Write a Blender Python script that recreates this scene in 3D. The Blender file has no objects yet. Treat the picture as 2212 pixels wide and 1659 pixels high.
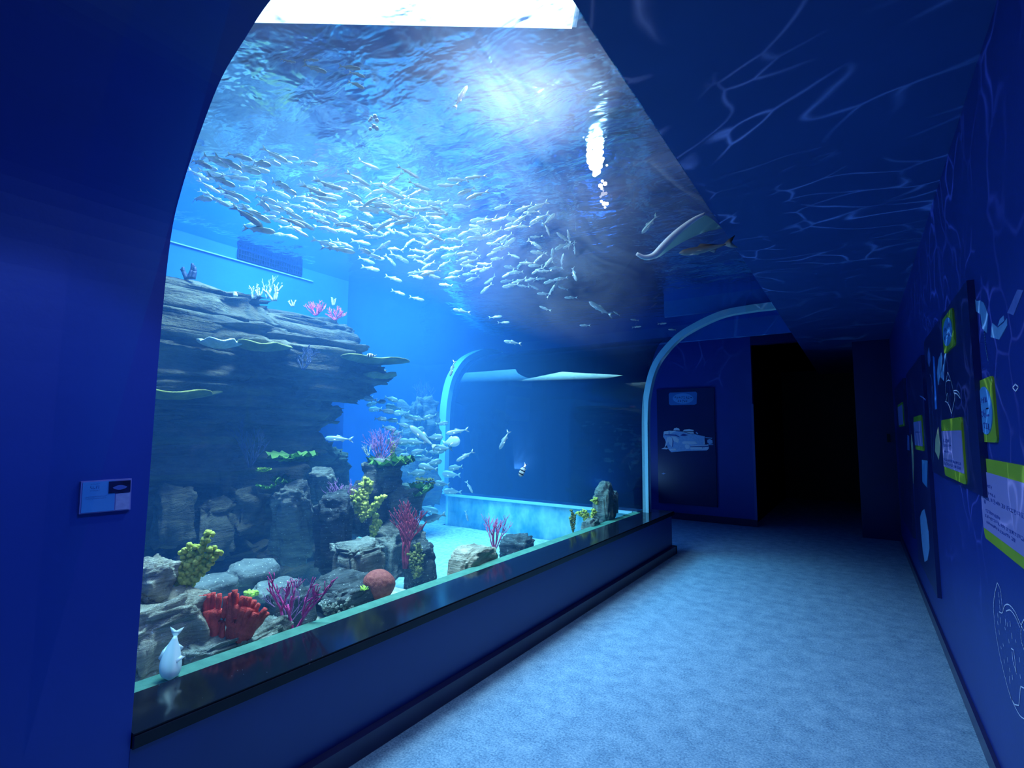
import bpy, bmesh, math, random
from mathutils import Vector, Matrix, noise
from math import sin, cos, pi, radians, sqrt, atan2

D = bpy.data
C = bpy.context.scene.collection
SC = bpy.context.scene
rnd = random.Random(7)

# ------------------------------------------------------------------ camera
W, HH = 2212, 1659
FPX, YAW, PITCH, ROLL, EYE = 1104.87, 34.0355, 5.3986, 0.4407, 1.5
_y, _p, _r = radians(YAW), radians(PITCH), radians(ROLL)
FWD = Vector((-sin(_y) * cos(_p), cos(_y) * cos(_p), sin(_p)))
_rt = Vector((cos(_y), sin(_y), 0)); _up = _rt.cross(FWD)
RT = cos(_r) * _rt + sin(_r) * _up
UP = -sin(_r) * _rt + cos(_r) * _up
CAM = Vector((0, 0, EYE))
cam = D.objects.new('camera', D.cameras.new('camera')); C.objects.link(cam)
cam.matrix_world = Matrix((RT, UP, -FWD)).transposed().to_4x4()
cam.location = CAM
cam.data.sensor_width = 36; cam.data.lens = FPX / W * 36
cam.data.clip_start = 0.02; cam.data.clip_end = 60
SC.camera = cam

def ray(px, py):
    return FWD + RT * ((px - W / 2) / FPX) + UP * ((HH / 2 - py) / FPX)
def at(px, py, ax, val):
    """the point of the place that lies on the plane coordinate[ax] = val behind a spot of the photograph"""
    d = ray(px, py); t = (val - CAM[ax]) / d[ax]
    return CAM + d * t

# ------------------------------------------------------------------ world, exposure, lights
world = D.worlds.new('world'); SC.world = world; world.use_nodes = True
world.node_tree.nodes['Background'].inputs[0].default_value = (0.004, 0.012, 0.06, 1)
world.node_tree.nodes['Background'].inputs[1].default_value = 0.0
SC.view_settings.view_transform = 'Standard'; SC.view_settings.look = 'None'
SC.view_settings.gamma = 1; SC.view_settings.use_curve_mapping = False
SC.view_settings.exposure = 0.0
SC.cycles.use_denoising = True
SC.cycles.max_bounces = 8; SC.cycles.diffuse_bounces = 3; SC.cycles.glossy_bounces = 4
SC.cycles.transparent_max_bounces = 16; SC.cycles.volume_bounces = 1
SC.cycles.caustics_reflective = False; SC.cycles.caustics_refractive = False
SC.cycles.sample_clamp_indirect = 3.0

def area(name, loc, target, size, watts, col, size_y=None, spread=180):
    l = D.lights.new(name, 'AREA'); l.energy = watts; l.color = col; l.size = size
    if size_y: l.shape = 'RECTANGLE'; l.size_y = size_y
    l.spread = radians(spread)
    o = D.objects.new(name, l); C.objects.link(o); o.location = loc
    o.rotation_euler = (Vector(target) - Vector(loc)).to_track_quat('-Z', 'Y').to_euler()
    return o
def spot(name, loc, target, watts, col, ang, blend=0.5, radius=0.05):
    l = D.lights.new(name, 'SPOT'); l.energy = watts; l.color = col
    l.spot_size = radians(ang); l.spot_blend = blend; l.shadow_soft_size = radius
    o = D.objects.new(name, l); C.objects.link(o); o.location = loc
    o.rotation_euler = (Vector(target) - Vector(loc)).to_track_quat('-Z', 'Y').to_euler()
    return o
CEIL = 2.914          # corridor ceiling
EDGE = -0.712         # where the ceiling stops and the clear arch begins
YR = 6.34             # plane of the arch rib and of the second window
XR2 = -5.5            # plane of the second arch rib
XW = -2.215           # the clear wall
SILL = 0.515
WATER = 3.19
YFAR = 9.28
XRW = 0.44

# lamps hung over the open water of the tank
area('pool_lamp', (-3.4, 2.5, 4.5), (-3.4, 2.7, 0), 1.4, 215, (0.45, 0.76, 1.0), None, 120)
area('pool_lamp', (-2.75, 2.0, 4.45), (-2.9, 2.3, 0), 0.7, 150, (0.85, 0.95, 1.0), None, 100)
area('glare_lamp', CAM + ray(1100, 40) * ((WATER + .05 - EYE) / ray(1100, 40).z), (-1.7, 2.2, 0), 0.16, 13, (0.9, 0.88, 1.0))
area('pool_lamp', (-4.9, 4.6, 4.5), (-4.4, 5.0, 0), 1.6, 230, (0.32, 0.78, 1.0), None, 85)
area('pool_lamp', (-6.6, 5.6, 4.5), (-6.6, 5.6, 0), 1.8, 170, (0.12, 0.5, 1.0), None, 100)
area('passage_fill', (-3.6, 7.9, 0.6), (-2.2, 7.7, 3.2), 0.4, 14, (0.15, 0.45, 1.0))  # unseen light added to brighten the passage ceiling
# blue wash on the corridor
area('corridor_lamp', (-0.5, 0.8, 2.85), (-0.5, 0.8, 0), 0.6, 13, (0.13, 0.34, 1.0))
spot('wall_spot', (-0.2, 0.35, 2.86), (-2.01, 0.42, 1.28), 60, (0.16, 0.34, 1.0), 34, 0.35)

def ripple_spot(name, loc, target, watts, col, ang, scale):
    """added unseen spot whose strength is patterned as a net of rippled light"""
    o = spot(name, loc, target, watts, col, ang, 0.6, 0.004)
    l = o.data; l.use_nodes = True; nt = l.node_tree; N = nt.nodes
    em = [n for n in N if n.type == 'EMISSION'][0]
    tc = N.new('ShaderNodeTexCoord'); nz = N.new('ShaderNodeTexNoise'); nz.inputs['Scale'].default_value = scale * .55
    nz.inputs['Detail'].default_value = 1.5
    ad = N.new('ShaderNodeMixRGB'); ad.blend_type = 'ADD'; ad.inputs[0].default_value = 0.22
    v = N.new('ShaderNodeTexVoronoi'); v.feature = 'DISTANCE_TO_EDGE'; v.inputs['Scale'].default_value = scale
    m = N.new('ShaderNodeMapRange'); m.inputs[1].default_value = 0; m.inputs[2].default_value = .075
    m.inputs[3].default_value = 1; m.inputs[4].default_value = 0
    pw = N.new('ShaderNodeMath'); pw.operation = 'POWER'; pw.inputs[1].default_value = 2.6
    nz2 = N.new('ShaderNodeTexNoise'); nz2.inputs['Scale'].default_value = scale * .8
    m2 = N.new('ShaderNodeMapRange'); m2.inputs[1].default_value = .42; m2.inputs[2].default_value = .68
    mu = N.new('ShaderNodeMath'); mu.operation = 'MULTIPLY'
    L = nt.links.new
    L(tc.outputs['Normal'], nz.inputs[0]); L(tc.outputs['Normal'], ad.inputs[1]); L(nz.outputs[1], ad.inputs[2])
    L(tc.outputs['Normal'], nz2.inputs[0])
    L(ad.outputs[0], v.inputs[0]); L(v.outputs[0], m.inputs[0]); L(m.outputs[0], pw.inputs[0])
    L(nz2.outputs[0], m2.inputs[0]); L(m2.outputs[0], mu.inputs[0]); L(pw.outputs[0], mu.inputs[1])
    L(mu.outputs[0], em.inputs['Strength'])
    return o
ripple_spot('ripple_fill', (-2.4, 3.6, 1.2), (-0.25, 3.7, CEIL), 480, (0.6, 0.8, 1.0), 114, 11.0)  # unseen spot added low in the tank to throw ripples on the ceiling
ripple_spot('ripple_fill', (-2.6, 7.6, 1.0), (-1.6, 7.6, 3.27), 120, (0.5, 0.8, 1.0), 110, 7.0)  # second unseen spot, added for ripples on the passage ceiling

# ------------------------------------------------------------------ materials
def new_mat(name):
    m = D.materials.new(name); m.use_nodes = True
    return m, m.node_tree, m.node_tree.nodes['Principled BSDF']
def ramp(nt, fac, stops):
    r = nt.nodes.new('ShaderNodeValToRGB'); e = r.color_ramp.elements
    while len(e) < len(stops): e.new(0.5)
    for i, (p, c) in enumerate(stops): e[i].position = p; e[i].color = (*c, 1)
    nt.links.new(fac, r.inputs[0]); return r
def coord(nt, kind='Object', scale=(1, 1, 1)):
    tc = nt.nodes.new('ShaderNodeTexCoord'); mp = nt.nodes.new('ShaderNodeMapping'); mp.inputs['Scale'].default_value = scale
    nt.links.new(tc.outputs[kind], mp.inputs[0]); return mp.outputs[0]
def noise_n(nt, vec, scale, detail=4, rough=.6, dist=0):
    n = nt.nodes.new('ShaderNodeTexNoise'); n.inputs['Scale'].default_value = scale; n.inputs['Detail'].default_value = detail
    n.inputs['Roughness'].default_value = rough; n.inputs['Distortion'].default_value = dist
    nt.links.new(vec, n.inputs[0]); return n.outputs[0]
def mat(name, c1, c2=None, scale=6, rough=.6, bump=0, bscale=None, stretch=(1, 1, 1), lo=.35, hi=.65, metal=0, spec=.5, detail=4, coat=0):
    m, nt, b = new_mat(name)
    b.inputs['Roughness'].default_value = rough; b.inputs['Metallic'].default_value = metal
    b.inputs['Specular IOR Level'].default_value = spec; b.inputs['Coat Weight'].default_value = coat
    v = coord(nt, 'Object', stretch)
    if c2 is None: c2 = tuple(x * .92 for x in c1)
    f = noise_n(nt, v, scale, detail)
    r = ramp(nt, f, [(lo, c1), (hi, c2)]); nt.links.new(r.outputs[0], b.inputs['Base Color'])
    if bump:
        g = noise_n(nt, v, bscale or scale * 4, 5)
        bp = nt.nodes.new('ShaderNodeBump'); bp.inputs['Strength'].default_value = bump; bp.inputs['Distance'].default_value = .02
        nt.links.new(g, bp.inputs['Height']); nt.links.new(bp.outputs[0], b.inputs['Normal'])
    return m
M = {}
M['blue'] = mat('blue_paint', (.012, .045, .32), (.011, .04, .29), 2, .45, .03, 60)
M['bluewall_dim'] = mat('dimmed_blue_paint', (.006, .024, .24), (.005, .021, .22), 2, .4, .03, 60)  # wall blue darkened in the colour itself, for weaker light on this wall
M['blueceil'] = mat('blue_ceiling_paint', (.012, .070, .32), (.011, .062, .29), 2, .6, .03, 60)
M['recess'] = mat('recess_lit_blue', (.03, .22, .80), (.02, .17, .70), 1.5, .5)  # lighter blue in place of tank light falling on the passage ceiling
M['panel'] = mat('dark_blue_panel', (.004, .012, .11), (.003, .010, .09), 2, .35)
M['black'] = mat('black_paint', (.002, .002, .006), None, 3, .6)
M['skirt'] = mat('dark_skirting', (.020, .022, .09), (.015, .018, .075), 4, .3)
M['rib'] = mat('pale_arch_metal', (.42, .72, .88), (.36, .64, .82), 1.2, .35)
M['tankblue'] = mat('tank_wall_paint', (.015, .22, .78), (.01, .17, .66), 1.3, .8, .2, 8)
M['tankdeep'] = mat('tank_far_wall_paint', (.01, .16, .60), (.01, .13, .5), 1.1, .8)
M['concrete'] = mat('wet_concrete_plinth', (.55, .92, .90), (.05, .40, .55), 5, .8, .3, 16, (1, 1, .6))
M['sill'] = mat('algae_sill', (.05, .19, .14), (.08, .26, .19), 14, .8, .2, 80)
M['sand'] = mat('pale_coral_sand', (.62, .70, .62), (.36, .44, .40), 22, .95, .9, 70, lo=.38, hi=.62)
M['whitelit'] = mat('white_plastic', (.8, .85, .9), None, 4, .5)

# carpet
m, nt, b = new_mat('flecked_carpet'); v = coord(nt, 'Object'); b.inputs['Roughness'].default_value = .95
b.inputs['Specular IOR Level'].default_value = .1
f1 = noise_n(nt, v, 95, 3, .7); f2 = noise_n(nt, v, 9, 4, .7)
mx = nt.nodes.new('ShaderNodeMixRGB'); mx.inputs[0].default_value = .35; nt.links.new(f1, mx.inputs[1]); nt.links.new(f2, mx.inputs[2])
r = ramp(nt, mx.outputs[0], [(.36, (.07, .15, .28)), (.5, (.16, .29, .46)), (.64, (.27, .42, .60))])
nt.links.new(r.outputs[0], b.inputs['Base Color'])
bp = nt.nodes.new('ShaderNodeBump'); bp.inputs['Strength'].default_value = .5; bp.inputs['Distance'].default_value = .006
nt.links.new(f1, bp.inputs['Height']); nt.links.new(bp.outputs[0], b.inputs['Normal']); M['carpet'] = m

# black granite with bright specks
m, nt, b = new_mat('black_granite'); v = coord(nt, 'Object'); b.inputs['Roughness'].default_value = .12; b.inputs['Specular IOR Level'].default_value = .22
vo = nt.nodes.new('ShaderNodeTexVoronoi'); vo.inputs['Scale'].default_value = 55; nt.links.new(v, vo.inputs[0])
mr = nt.nodes.new('ShaderNodeMapRange'); mr.inputs[1].default_value = .03; mr.inputs[2].default_value = .07; mr.inputs[3].default_value = 1; mr.inputs[4].default_value = 0
nt.links.new(vo.outputs['Distance'], mr.inputs[0])
ns = noise_n(nt, v, 9, 2); gt = nt.nodes.new('ShaderNodeMath'); gt.operation = 'GREATER_THAN'; gt.inputs[1].default_value = .56
nt.links.new(ns, gt.inputs[0]); mu = nt.nodes.new('ShaderNodeMath'); mu.operation = 'MULTIPLY'
nt.links.new(gt.outputs[0], mu.inputs[0]); nt.links.new(mr.outputs[0], mu.inputs[1])
r = ramp(nt, mu.outputs[0], [(0, (.006, .008, .018)), (1, (.55, .6, .6))]); nt.links.new(r.outputs[0], b.inputs['Base Color']); M['granite'] = m

# clear acrylic: a clean sheet that mirrors at a slant, with a thin milky film of scratches overhead
def acrylic(name, film, refl=1.0, tint=(.96, .99, 1)):
    m = D.materials.new(name); m.use_nodes = True; nt = m.node_tree; nt.nodes.clear(); N = nt.nodes; L = nt.links.new
    out = N.new('ShaderNodeOutputMaterial'); tr = N.new('ShaderNodeBsdfTransparent'); gl = N.new('ShaderNodeBsdfGlossy')
    gl.inputs['Roughness'].default_value = .02; tr.inputs[0].default_value = (*tint, 1)
    ge = N.new('ShaderNodeNewGeometry'); do = N.new('ShaderNodeVectorMath'); do.operation = 'DOT_PRODUCT'
    L(ge.outputs['Incoming'], do.inputs[0]); L(ge.outputs['Normal'], do.inputs[1])
    fa = N.new('ShaderNodeMath'); fa.operation = 'ABSOLUTE'; L(do.outputs['Value'], fa.inputs[0])
    fb = N.new('ShaderNodeMath'); fb.operation = 'SUBTRACT'; fb.inputs[0].default_value = 1; L(fa.outputs[0], fb.inputs[1])
    fc = N.new('ShaderNodeMath'); fc.operation = 'POWER'; fc.inputs[1].default_value = 5; L(fb.outputs[0], fc.inputs[0])
    mu = N.new('ShaderNodeMath'); mu.operation = 'MULTIPLY_ADD'; mu.inputs[1].default_value = .75 * refl; mu.inputs[2].default_value = .03 * refl; L(fc.outputs[0], mu.inputs[0])
    mx = N.new('ShaderNodeMixShader'); L(mu.outputs[0], mx.inputs[0]); L(tr.outputs[0], mx.inputs[1]); L(gl.outputs[0], mx.inputs[2])
    last = mx
    if film:
        v = coord(nt, 'Object', (1, .35, 1)); n1 = noise_n(nt, v, 2.2, 6, .7, 1.2)
        geo = N.new('ShaderNodeNewGeometry'); sp = N.new('ShaderNodeSeparateXYZ'); L(geo.outputs['Position'], sp.inputs[0])
        zr = N.new('ShaderNodeMapRange'); zr.inputs[1].default_value = 2.25; zr.inputs[2].default_value = 2.85; L(sp.outputs[2], zr.inputs[0])
        nr = N.new('ShaderNodeMapRange'); nr.inputs[1].default_value = .3; nr.inputs[2].default_value = .75
        nr.inputs[3].default_value = .15; nr.inputs[4].default_value = 1; L(n1, nr.inputs[0])
        a = N.new('ShaderNodeMath'); a.operation = 'MULTIPLY'; L(zr.outputs[0], a.inputs[0]); L(nr.outputs[0], a.inputs[1])
        a2 = N.new('ShaderNodeMath'); a2.operation = 'MULTIPLY'; a2.inputs[1].default_value = film; L(a.outputs[0], a2.inputs[0])
        tl = N.new('ShaderNodeBsdfTranslucent'); tl.inputs[0].default_value = (.8, .85, 1, 1)
        m2 = N.new('ShaderNodeMixShader'); L(a2.outputs[0], m2.inputs[0]); L(mx.outputs[0], m2.inputs[1]); L(tl.outputs[0], m2.inputs[2])
        last = m2
    L(last.outputs[0], out.inputs[0]); return m
M['acrylic'] = acrylic('clear_acrylic', .16)
M['acrylic2'] = acrylic('darkened_acrylic_far', 0, 1.8, (.12, .17, .32))  # dark tint put in so the passage behind the sheet looks unlit

# the underside of the water surface: clear straight up, a rippled mirror at a slant
m = D.materials.new('rippled_water_surface'); m.use_nodes = True; nt = m.node_tree; nt.nodes.clear(); N = nt.nodes; L = nt.links.new
out = N.new('ShaderNodeOutputMaterial'); tr = N.new('ShaderNodeBsdfTransparent'); gl = N.new('ShaderNodeBsdfGlossy')
tr.inputs[0].default_value = (.85, .97, 1, 1); gl.inputs['Roughness'].default_value = .14; gl.inputs[0].default_value = (.36, .68, 1, 1)
v = coord(nt, 'Object', (1, 1.5, 1)); n1 = noise_n(nt, v, 4.0, 3, .5, .3)
bp = N.new('ShaderNodeBump'); bp.inputs['Strength'].default_value = .38; bp.inputs['Distance'].default_value = .05; L(n1, bp.inputs['Height'])
L(bp.outputs[0], gl.inputs['Normal'])
geo = N.new('ShaderNodeNewGeometry'); dt = N.new('ShaderNodeVectorMath'); dt.operation = 'DOT_PRODUCT'
L(bp.outputs[0], dt.inputs[0]); L(geo.outputs['Incoming'], dt.inputs[1])
ab = N.new('ShaderNodeMath'); ab.operation = 'ABSOLUTE'; L(dt.outputs['Value'], ab.inputs[0])
mr = N.new('ShaderNodeMapRange'); mr.inputs[1].default_value = .53; mr.inputs[2].default_value = .64; mr.inputs[3].default_value = .97; mr.inputs[4].default_value = .06
L(ab.outputs[0], mr.inputs[0]); mx = N.new('ShaderNodeMixShader'); L(mr.outputs[0], mx.inputs[0]); L(tr.outputs[0], mx.inputs[1]); L(gl.outputs[0], mx.inputs[2])
L(mx.outputs[0], out.inputs[0]); M['surface'] = m

# water body
m = D.materials.new('blue_water'); m.use_nodes = True; nt = m.node_tree; nt.nodes.clear(); N = nt.nodes; L = nt.links.new
out = N.new('ShaderNodeOutputMaterial'); sc_ = N.new('ShaderNodeVolumeScatter'); ab_ = N.new('ShaderNodeVolumeAbsorption'); ads = N.new('ShaderNodeAddShader')
sc_.inputs['Color'].default_value = (.10, .38, 1, 1); sc_.inputs['Density'].default_value = .085; sc_.inputs['Anisotropy'].default_value = .2
ab_.inputs['Color'].default_value = (.0, .62, .93, 1); ab_.inputs['Density'].default_value = .15
L(sc_.outputs[0], ads.inputs[0]); L(ab_.outputs[0], ads.inputs[1]); L(ads.outputs[0], out.inputs['Volume']); M['water'] = m

def emis(name, col, s):
    m = D.materials.new(name); m.use_nodes = True; nt = m.node_tree; nt.nodes.clear()
    o = nt.nodes.new('ShaderNodeOutputMaterial'); e = nt.nodes.new('ShaderNodeEmission'); e.inputs[0].default_value = (*col, 1); e.inputs[1].default_value = s
    nt.links.new(e.outputs[0], o.inputs[0]); return m
M['lamp'] = emis('lamp_diffuser', (.72, .88, 1), 4.0)
M['glinthot'] = emis('glint_hot', (1, 1, 1), 9)  # glow of the made-up glint blobs under the water surface

# ------------------------------------------------------------------ mesh helpers
def obj(name, bm, m=None, parent=None, smooth=False, loc=None):
    me = D.meshes.new(name)
    bmesh.ops.recalc_face_normals(bm, faces=bm.faces)
    bm.to_mesh(me); bm.free()
    if smooth:
        for p in me.polygons: p.use_smooth = True
    o = D.objects.new(name, me); C.objects.link(o)
    if m: me.materials.append(m)
    if parent: o.parent = parent
    if loc is not None: o.location = loc
    return o
def tag(o, label=None, cat=None, group=None, kind=None):
    if label: o['label'] = label
    if cat: o['category'] = cat
    if group: o['group'] = group
    if kind: o['kind'] = kind
    return o
def thing(name, label, cat, loc=(0, 0, 0), rz=0, group=None):
    o = D.objects.new(name, None); C.objects.link(o); o.location = loc; o.rotation_euler.z = rz; o.empty_display_size = .1
    return tag(o, label, cat, group)
def struct(name, bm, m, parent=None, smooth=False):
    o = obj(name, bm, m, parent, smooth)
    if not parent: o['kind'] = 'structure'
    return o
def box(bm, x0, x1, y0, y1, z0, z1):
    vs = [bm.verts.new((x, y, z)) for x in (x0, x1) for y in (y0, y1) for z in (z0, z1)]
    for f in ((0, 1, 3, 2), (4, 6, 7, 5), (0, 4, 5, 1), (2, 3, 7, 6), (0, 2, 6, 4), (1, 5, 7, 3)): bm.faces.new([vs[i] for i in f])
    return vs
def bx(*a): bm = bmesh.new(); box(bm, *a); return bm
def prism(bm, pts, ax, a0, a1):
    """polygon pts in the two other axes, swept along axis ax from a0 to a1"""
    def P(p, a):
        return (a, p[0], p[1]) if ax == 0 else ((p[0], a, p[1]) if ax == 1 else (p[0], p[1], a))
    A = [bm.verts.new(P(p, a0)) for p in pts]; B = [bm.verts.new(P(p, a1)) for p in pts]; n = len(pts)
    for i in range(n): bm.faces.new((A[i], A[(i + 1) % n], B[(i + 1) % n], B[i]))
    bm.faces.new(A[::-1]); bm.faces.new(B)
def pr(pts, ax, a0, a1): bm = bmesh.new(); prism(bm, pts, ax, a0, a1); return bm
def strip(bm, rows):
    """a sheet through rows of points"""
    V = [[bm.verts.new(p) for p in r] for r in rows]
    for i in range(len(V) - 1):
        for j in range(len(V[0]) - 1): bm.faces.new((V[i][j], V[i + 1][j], V[i + 1][j + 1], V[i][j + 1]))
def crom(P, n):
    """smooth curve through points"""
    out = []
    Q = [Vector(p) for p in P]; Q = [Q[0] * 2 - Q[1]] + Q + [Q[-1] * 2 - Q[-2]]
    for i in range(1, len(Q) - 2):
        for k in range(n):
            t = k / n
            out.append(.5 * ((2 * Q[i]) + (-Q[i - 1] + Q[i + 1]) * t + (2 * Q[i - 1] - 5 * Q[i] + 4 * Q[i + 1] - Q[i + 2]) * t * t + (-Q[i - 1] + 3 * Q[i] - 3 * Q[i + 1] + Q[i + 2]) * t ** 3))
    out.append(Q[-2]); return out
def normals2(P):
    out = []
    for i in range(len(P)):
        a, b = P[max(i - 1, 0)], P[min(i + 1, len(P) - 1)]; d = (b - a).normalized(); out.append(Vector((-d[1], d[0])))
    return out
def offset(P, w):
    return [p + n * w for p, n in zip(P, normals2(P))]
def tube(bm, pts, rads, seg=8, cap=True):
    pts = [Vector(p) for p in pts]; rings = []
    up = Vector((0, 0, 1))
    for i, p in enumerate(pts):
        d = (pts[min(i + 1, len(pts) - 1)] - pts[max(i - 1, 0)]); d = d.normalized() if d.length > 1e-9 else Vector((0, 0, 1))
        a = d.cross(up); a = a.normalized() if a.length > .05 else d.cross(Vector((1, 0, 0))).normalized(); b = d.cross(a)
        r = rads[i] if hasattr(rads, '__len__') else rads
        rings.append([bm.verts.new(p + (a * cos(2 * pi * k / seg) + b * sin(2 * pi * k / seg)) * r) for k in range(seg)])
    for i in range(len(rings) - 1):
        for k in range(seg): bm.faces.new((rings[i][k], rings[i][(k + 1) % seg], rings[i + 1][(k + 1) % seg], rings[i + 1][k]))
    if cap: bm.faces.new(rings[0][::-1]); bm.faces.new(rings[-1])

# ------------------------------------------------------------------ the room
PF = crom([(-2.213, SILL), (-2.21, 1.15), (-2.205, 1.70), (-2.175, 2.01), (-2.067, 2.352), (-1.835, 2.626), (-1.60, 2.768), (-1.28, 2.885), (-.98, 2.913), (EDGE, CEIL)], 6)
PN = crom([(-2.01, SILL), (-2.012, 1.2), (-2.01, 1.8), (-1.985, 2.17), (-1.92, 2.35), (-1.81, 2.52), (-1.69, 2.66), (-1.55, 2.74), (-1.42, 2.80), (-1.1, 2.88), (EDGE, CEIL)], 5)
YN = 0.775

bm = bx(-2.2, XRW + .1, -2.6, 14, -.08, 0); box(bm, -5.4, -2.2, 6.6, 9.4, -.08, 0)
struct('floor', bm, M['carpet'])
struct('ceiling', pr([(EDGE, CEIL), (EDGE, CEIL + .06), (XRW + .1, CEIL + .06), (XRW + .1, CEIL)], 1, -2.6, 14), M['blueceil'])
struct('ceiling_far', bx(-5.4, EDGE, YR + .5, 9.4, 3.275, 3.34), M['recess'])
struct('wall_right', bx(XRW, XRW + .1, -2.6, 14, 0, CEIL), M['bluewall_dim'])
struct('wall_back', bx(-2.4, XRW, -2.7, -2.6, 0, CEIL), M['blue'])
# the solid part of the arch before the clear sheet starts
bm = bmesh.new()
prism(bm, [(-2.012, 0)] + [tuple(p) for p in PN] + [(EDGE, CEIL + .1), (-1.5, CEIL + .1), (-2.30, 2.6), (-2.35, 2.2), (-2.35, 0)], 1, -2.6, YN)
struct('wall_left', bm, M['blue'])
struct('wall_plinth', bx(-2.36, -2.008, YN, 6.60, 0, .466), mat('plinth_paint', (.009, .03, .20), None, 2, .4))
bm = bx(-2.30, -1.988, YN + .002, 6.66, .466, SILL); bmesh.ops.bevel(bm, geom=[e for e in bm.edges if abs(e.verts[0].co.x - e.verts[1].co.x) < 1e-5 and e.verts[0].co.x > -2 and abs(e.verts[0].co.y - e.verts[1].co.y) > 1], offset=.008, segments=2, affect='EDGES')
struct('trim_1', bm, M['granite'])
struct('trim_2', bx(-2.41, -2.30, .5, YR, .40, .508), M['sill'])
struct('baseboard_left', bx(-2.01, -1.962, -2.6, 6.64, 0, .095), M['skirt'])
struct('baseboard_plinth', bx(-2.4, -1.962, 6.60, 6.64, 0, .095), M['skirt'])
struct('baseboard_right', bx(XRW - .018, XRW, -2.6, 12, 0, .085), M['skirt'])
# far wall with the dark opening
struct('wall_far', bx(-5.46, -1.44, YFAR, YFAR + .12, 0, 3.3), M['blue'])
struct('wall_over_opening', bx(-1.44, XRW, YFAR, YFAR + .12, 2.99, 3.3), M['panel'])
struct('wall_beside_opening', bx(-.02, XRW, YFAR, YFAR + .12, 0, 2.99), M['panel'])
struct('baseboard_far', bx(-5, -1.425, YFAR - .03, YFAR, 0, .11), M['skirt'])
struct('trim_3', bx(-1.46, -1.425, YFAR - .02, YFAR + .01, .11, 2.0), mat('corner_strip', (.05, .08, .35), None, 3, .4))
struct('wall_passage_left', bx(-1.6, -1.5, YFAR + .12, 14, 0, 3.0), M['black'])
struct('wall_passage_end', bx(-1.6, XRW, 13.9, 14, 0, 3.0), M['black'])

# ------------------------------------------------------------------ the tank
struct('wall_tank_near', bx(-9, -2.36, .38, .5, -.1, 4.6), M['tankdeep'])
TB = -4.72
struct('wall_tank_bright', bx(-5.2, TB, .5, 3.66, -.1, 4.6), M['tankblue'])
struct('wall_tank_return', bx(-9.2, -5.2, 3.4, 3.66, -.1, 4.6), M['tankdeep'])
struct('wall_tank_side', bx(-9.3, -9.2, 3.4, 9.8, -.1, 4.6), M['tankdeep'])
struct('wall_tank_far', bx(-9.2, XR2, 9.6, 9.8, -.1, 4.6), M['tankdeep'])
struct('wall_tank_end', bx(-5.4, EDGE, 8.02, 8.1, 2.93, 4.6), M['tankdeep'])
struct('wall_tank_rim', bx(EDGE - .0, EDGE + .06, -1, 8.1, CEIL + .06, 4.6), M['tankdeep'])
struct('wall_far_rib_upstand', bx(-2.0, EDGE, YR + .10, YR + .16, 2.99, 3.4), M['tankdeep'])
struct('trim_7', bx(XR2 - .05, -2.42, YR - .03, YR + .02, SILL - .035, SILL), M['rib'])
struct('wall_second_plinth', bx(XR2 - .05, -2.36, YR, YR + .25, -.1, SILL - .0), M['concrete'])
struct('roof_tank', bx(-9.3, EDGE + .1, -1, 9.8, 5.2, 5.3), mat('roof_paint', (.02, .06, .2), None, 2, .8))
# clear arch along the corridor
g = 0.012
bm = bmesh.new(); strip(bm, [[(p[0] - .004, y, p[1]) for p in PF] for y in [YN - .05 + i * (YR + .02 - YN + .05) / 24 for i in range(25)]])
o = struct('window_1', bm, M['acrylic'], smooth=True); tag(o, 'clear arched acrylic wall of the big tank along the corridor')
# second clear arch, turning left at the far rib
PG = [Vector((YR - (p[0] + 2.213) * -1.0, p[1])) for p in PF]          # (y, z)
bm = bmesh.new(); strip(bm, [[(x, p[0], p[1]) for p in PG] for x in [XR2 + i * (-2.2 - XR2) / 14 for i in range(15)]])
o = struct('window_2', bm, M['acrylic2'], smooth=True); tag(o, 'far clear arched acrylic wall seen across the tank')
struct('wall_passage_side', pr([(YR + .26, 0), (YR + .26, SILL)] + [(max(p[0], YR + .26) if p[1] < 2 else p[0] + .02, p[1] - .02) for p in PG if p[1] > 1.2] + [(YFAR, 3.27), (YFAR, 0)], 0, -5.46, -5.4), M['blue'])
def rib(name, P, wd, mk, a0, a1, m):
    O = offset(P, wd); bm = bmesh.new(); rings = []
    for p, q in zip(P, O): rings.append([bm.verts.new(mk(p, a0)), bm.verts.new(mk(p, a1)), bm.verts.new(mk(q, a1)), bm.verts.new(mk(q, a0))])
    for i in range(len(rings) - 1):
        for k in range(4): bm.faces.new((rings[i][k], rings[i][(k + 1) % 4], rings[i + 1][(k + 1) % 4], rings[i + 1][k]))
    bm.faces.new(rings[0]); bm.faces.new(rings[-1][::-1]); return struct(name, bm, m, smooth=False)
rib('trim_4', PF, .075, lambda p, a: (p[0], a, p[1]), YR, YR + .10, M['rib'])
rib('trim_5', PG, .10, lambda p, a: (a, p[0], p[1]), XR2 - .14, XR2, M['rib'])
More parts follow.
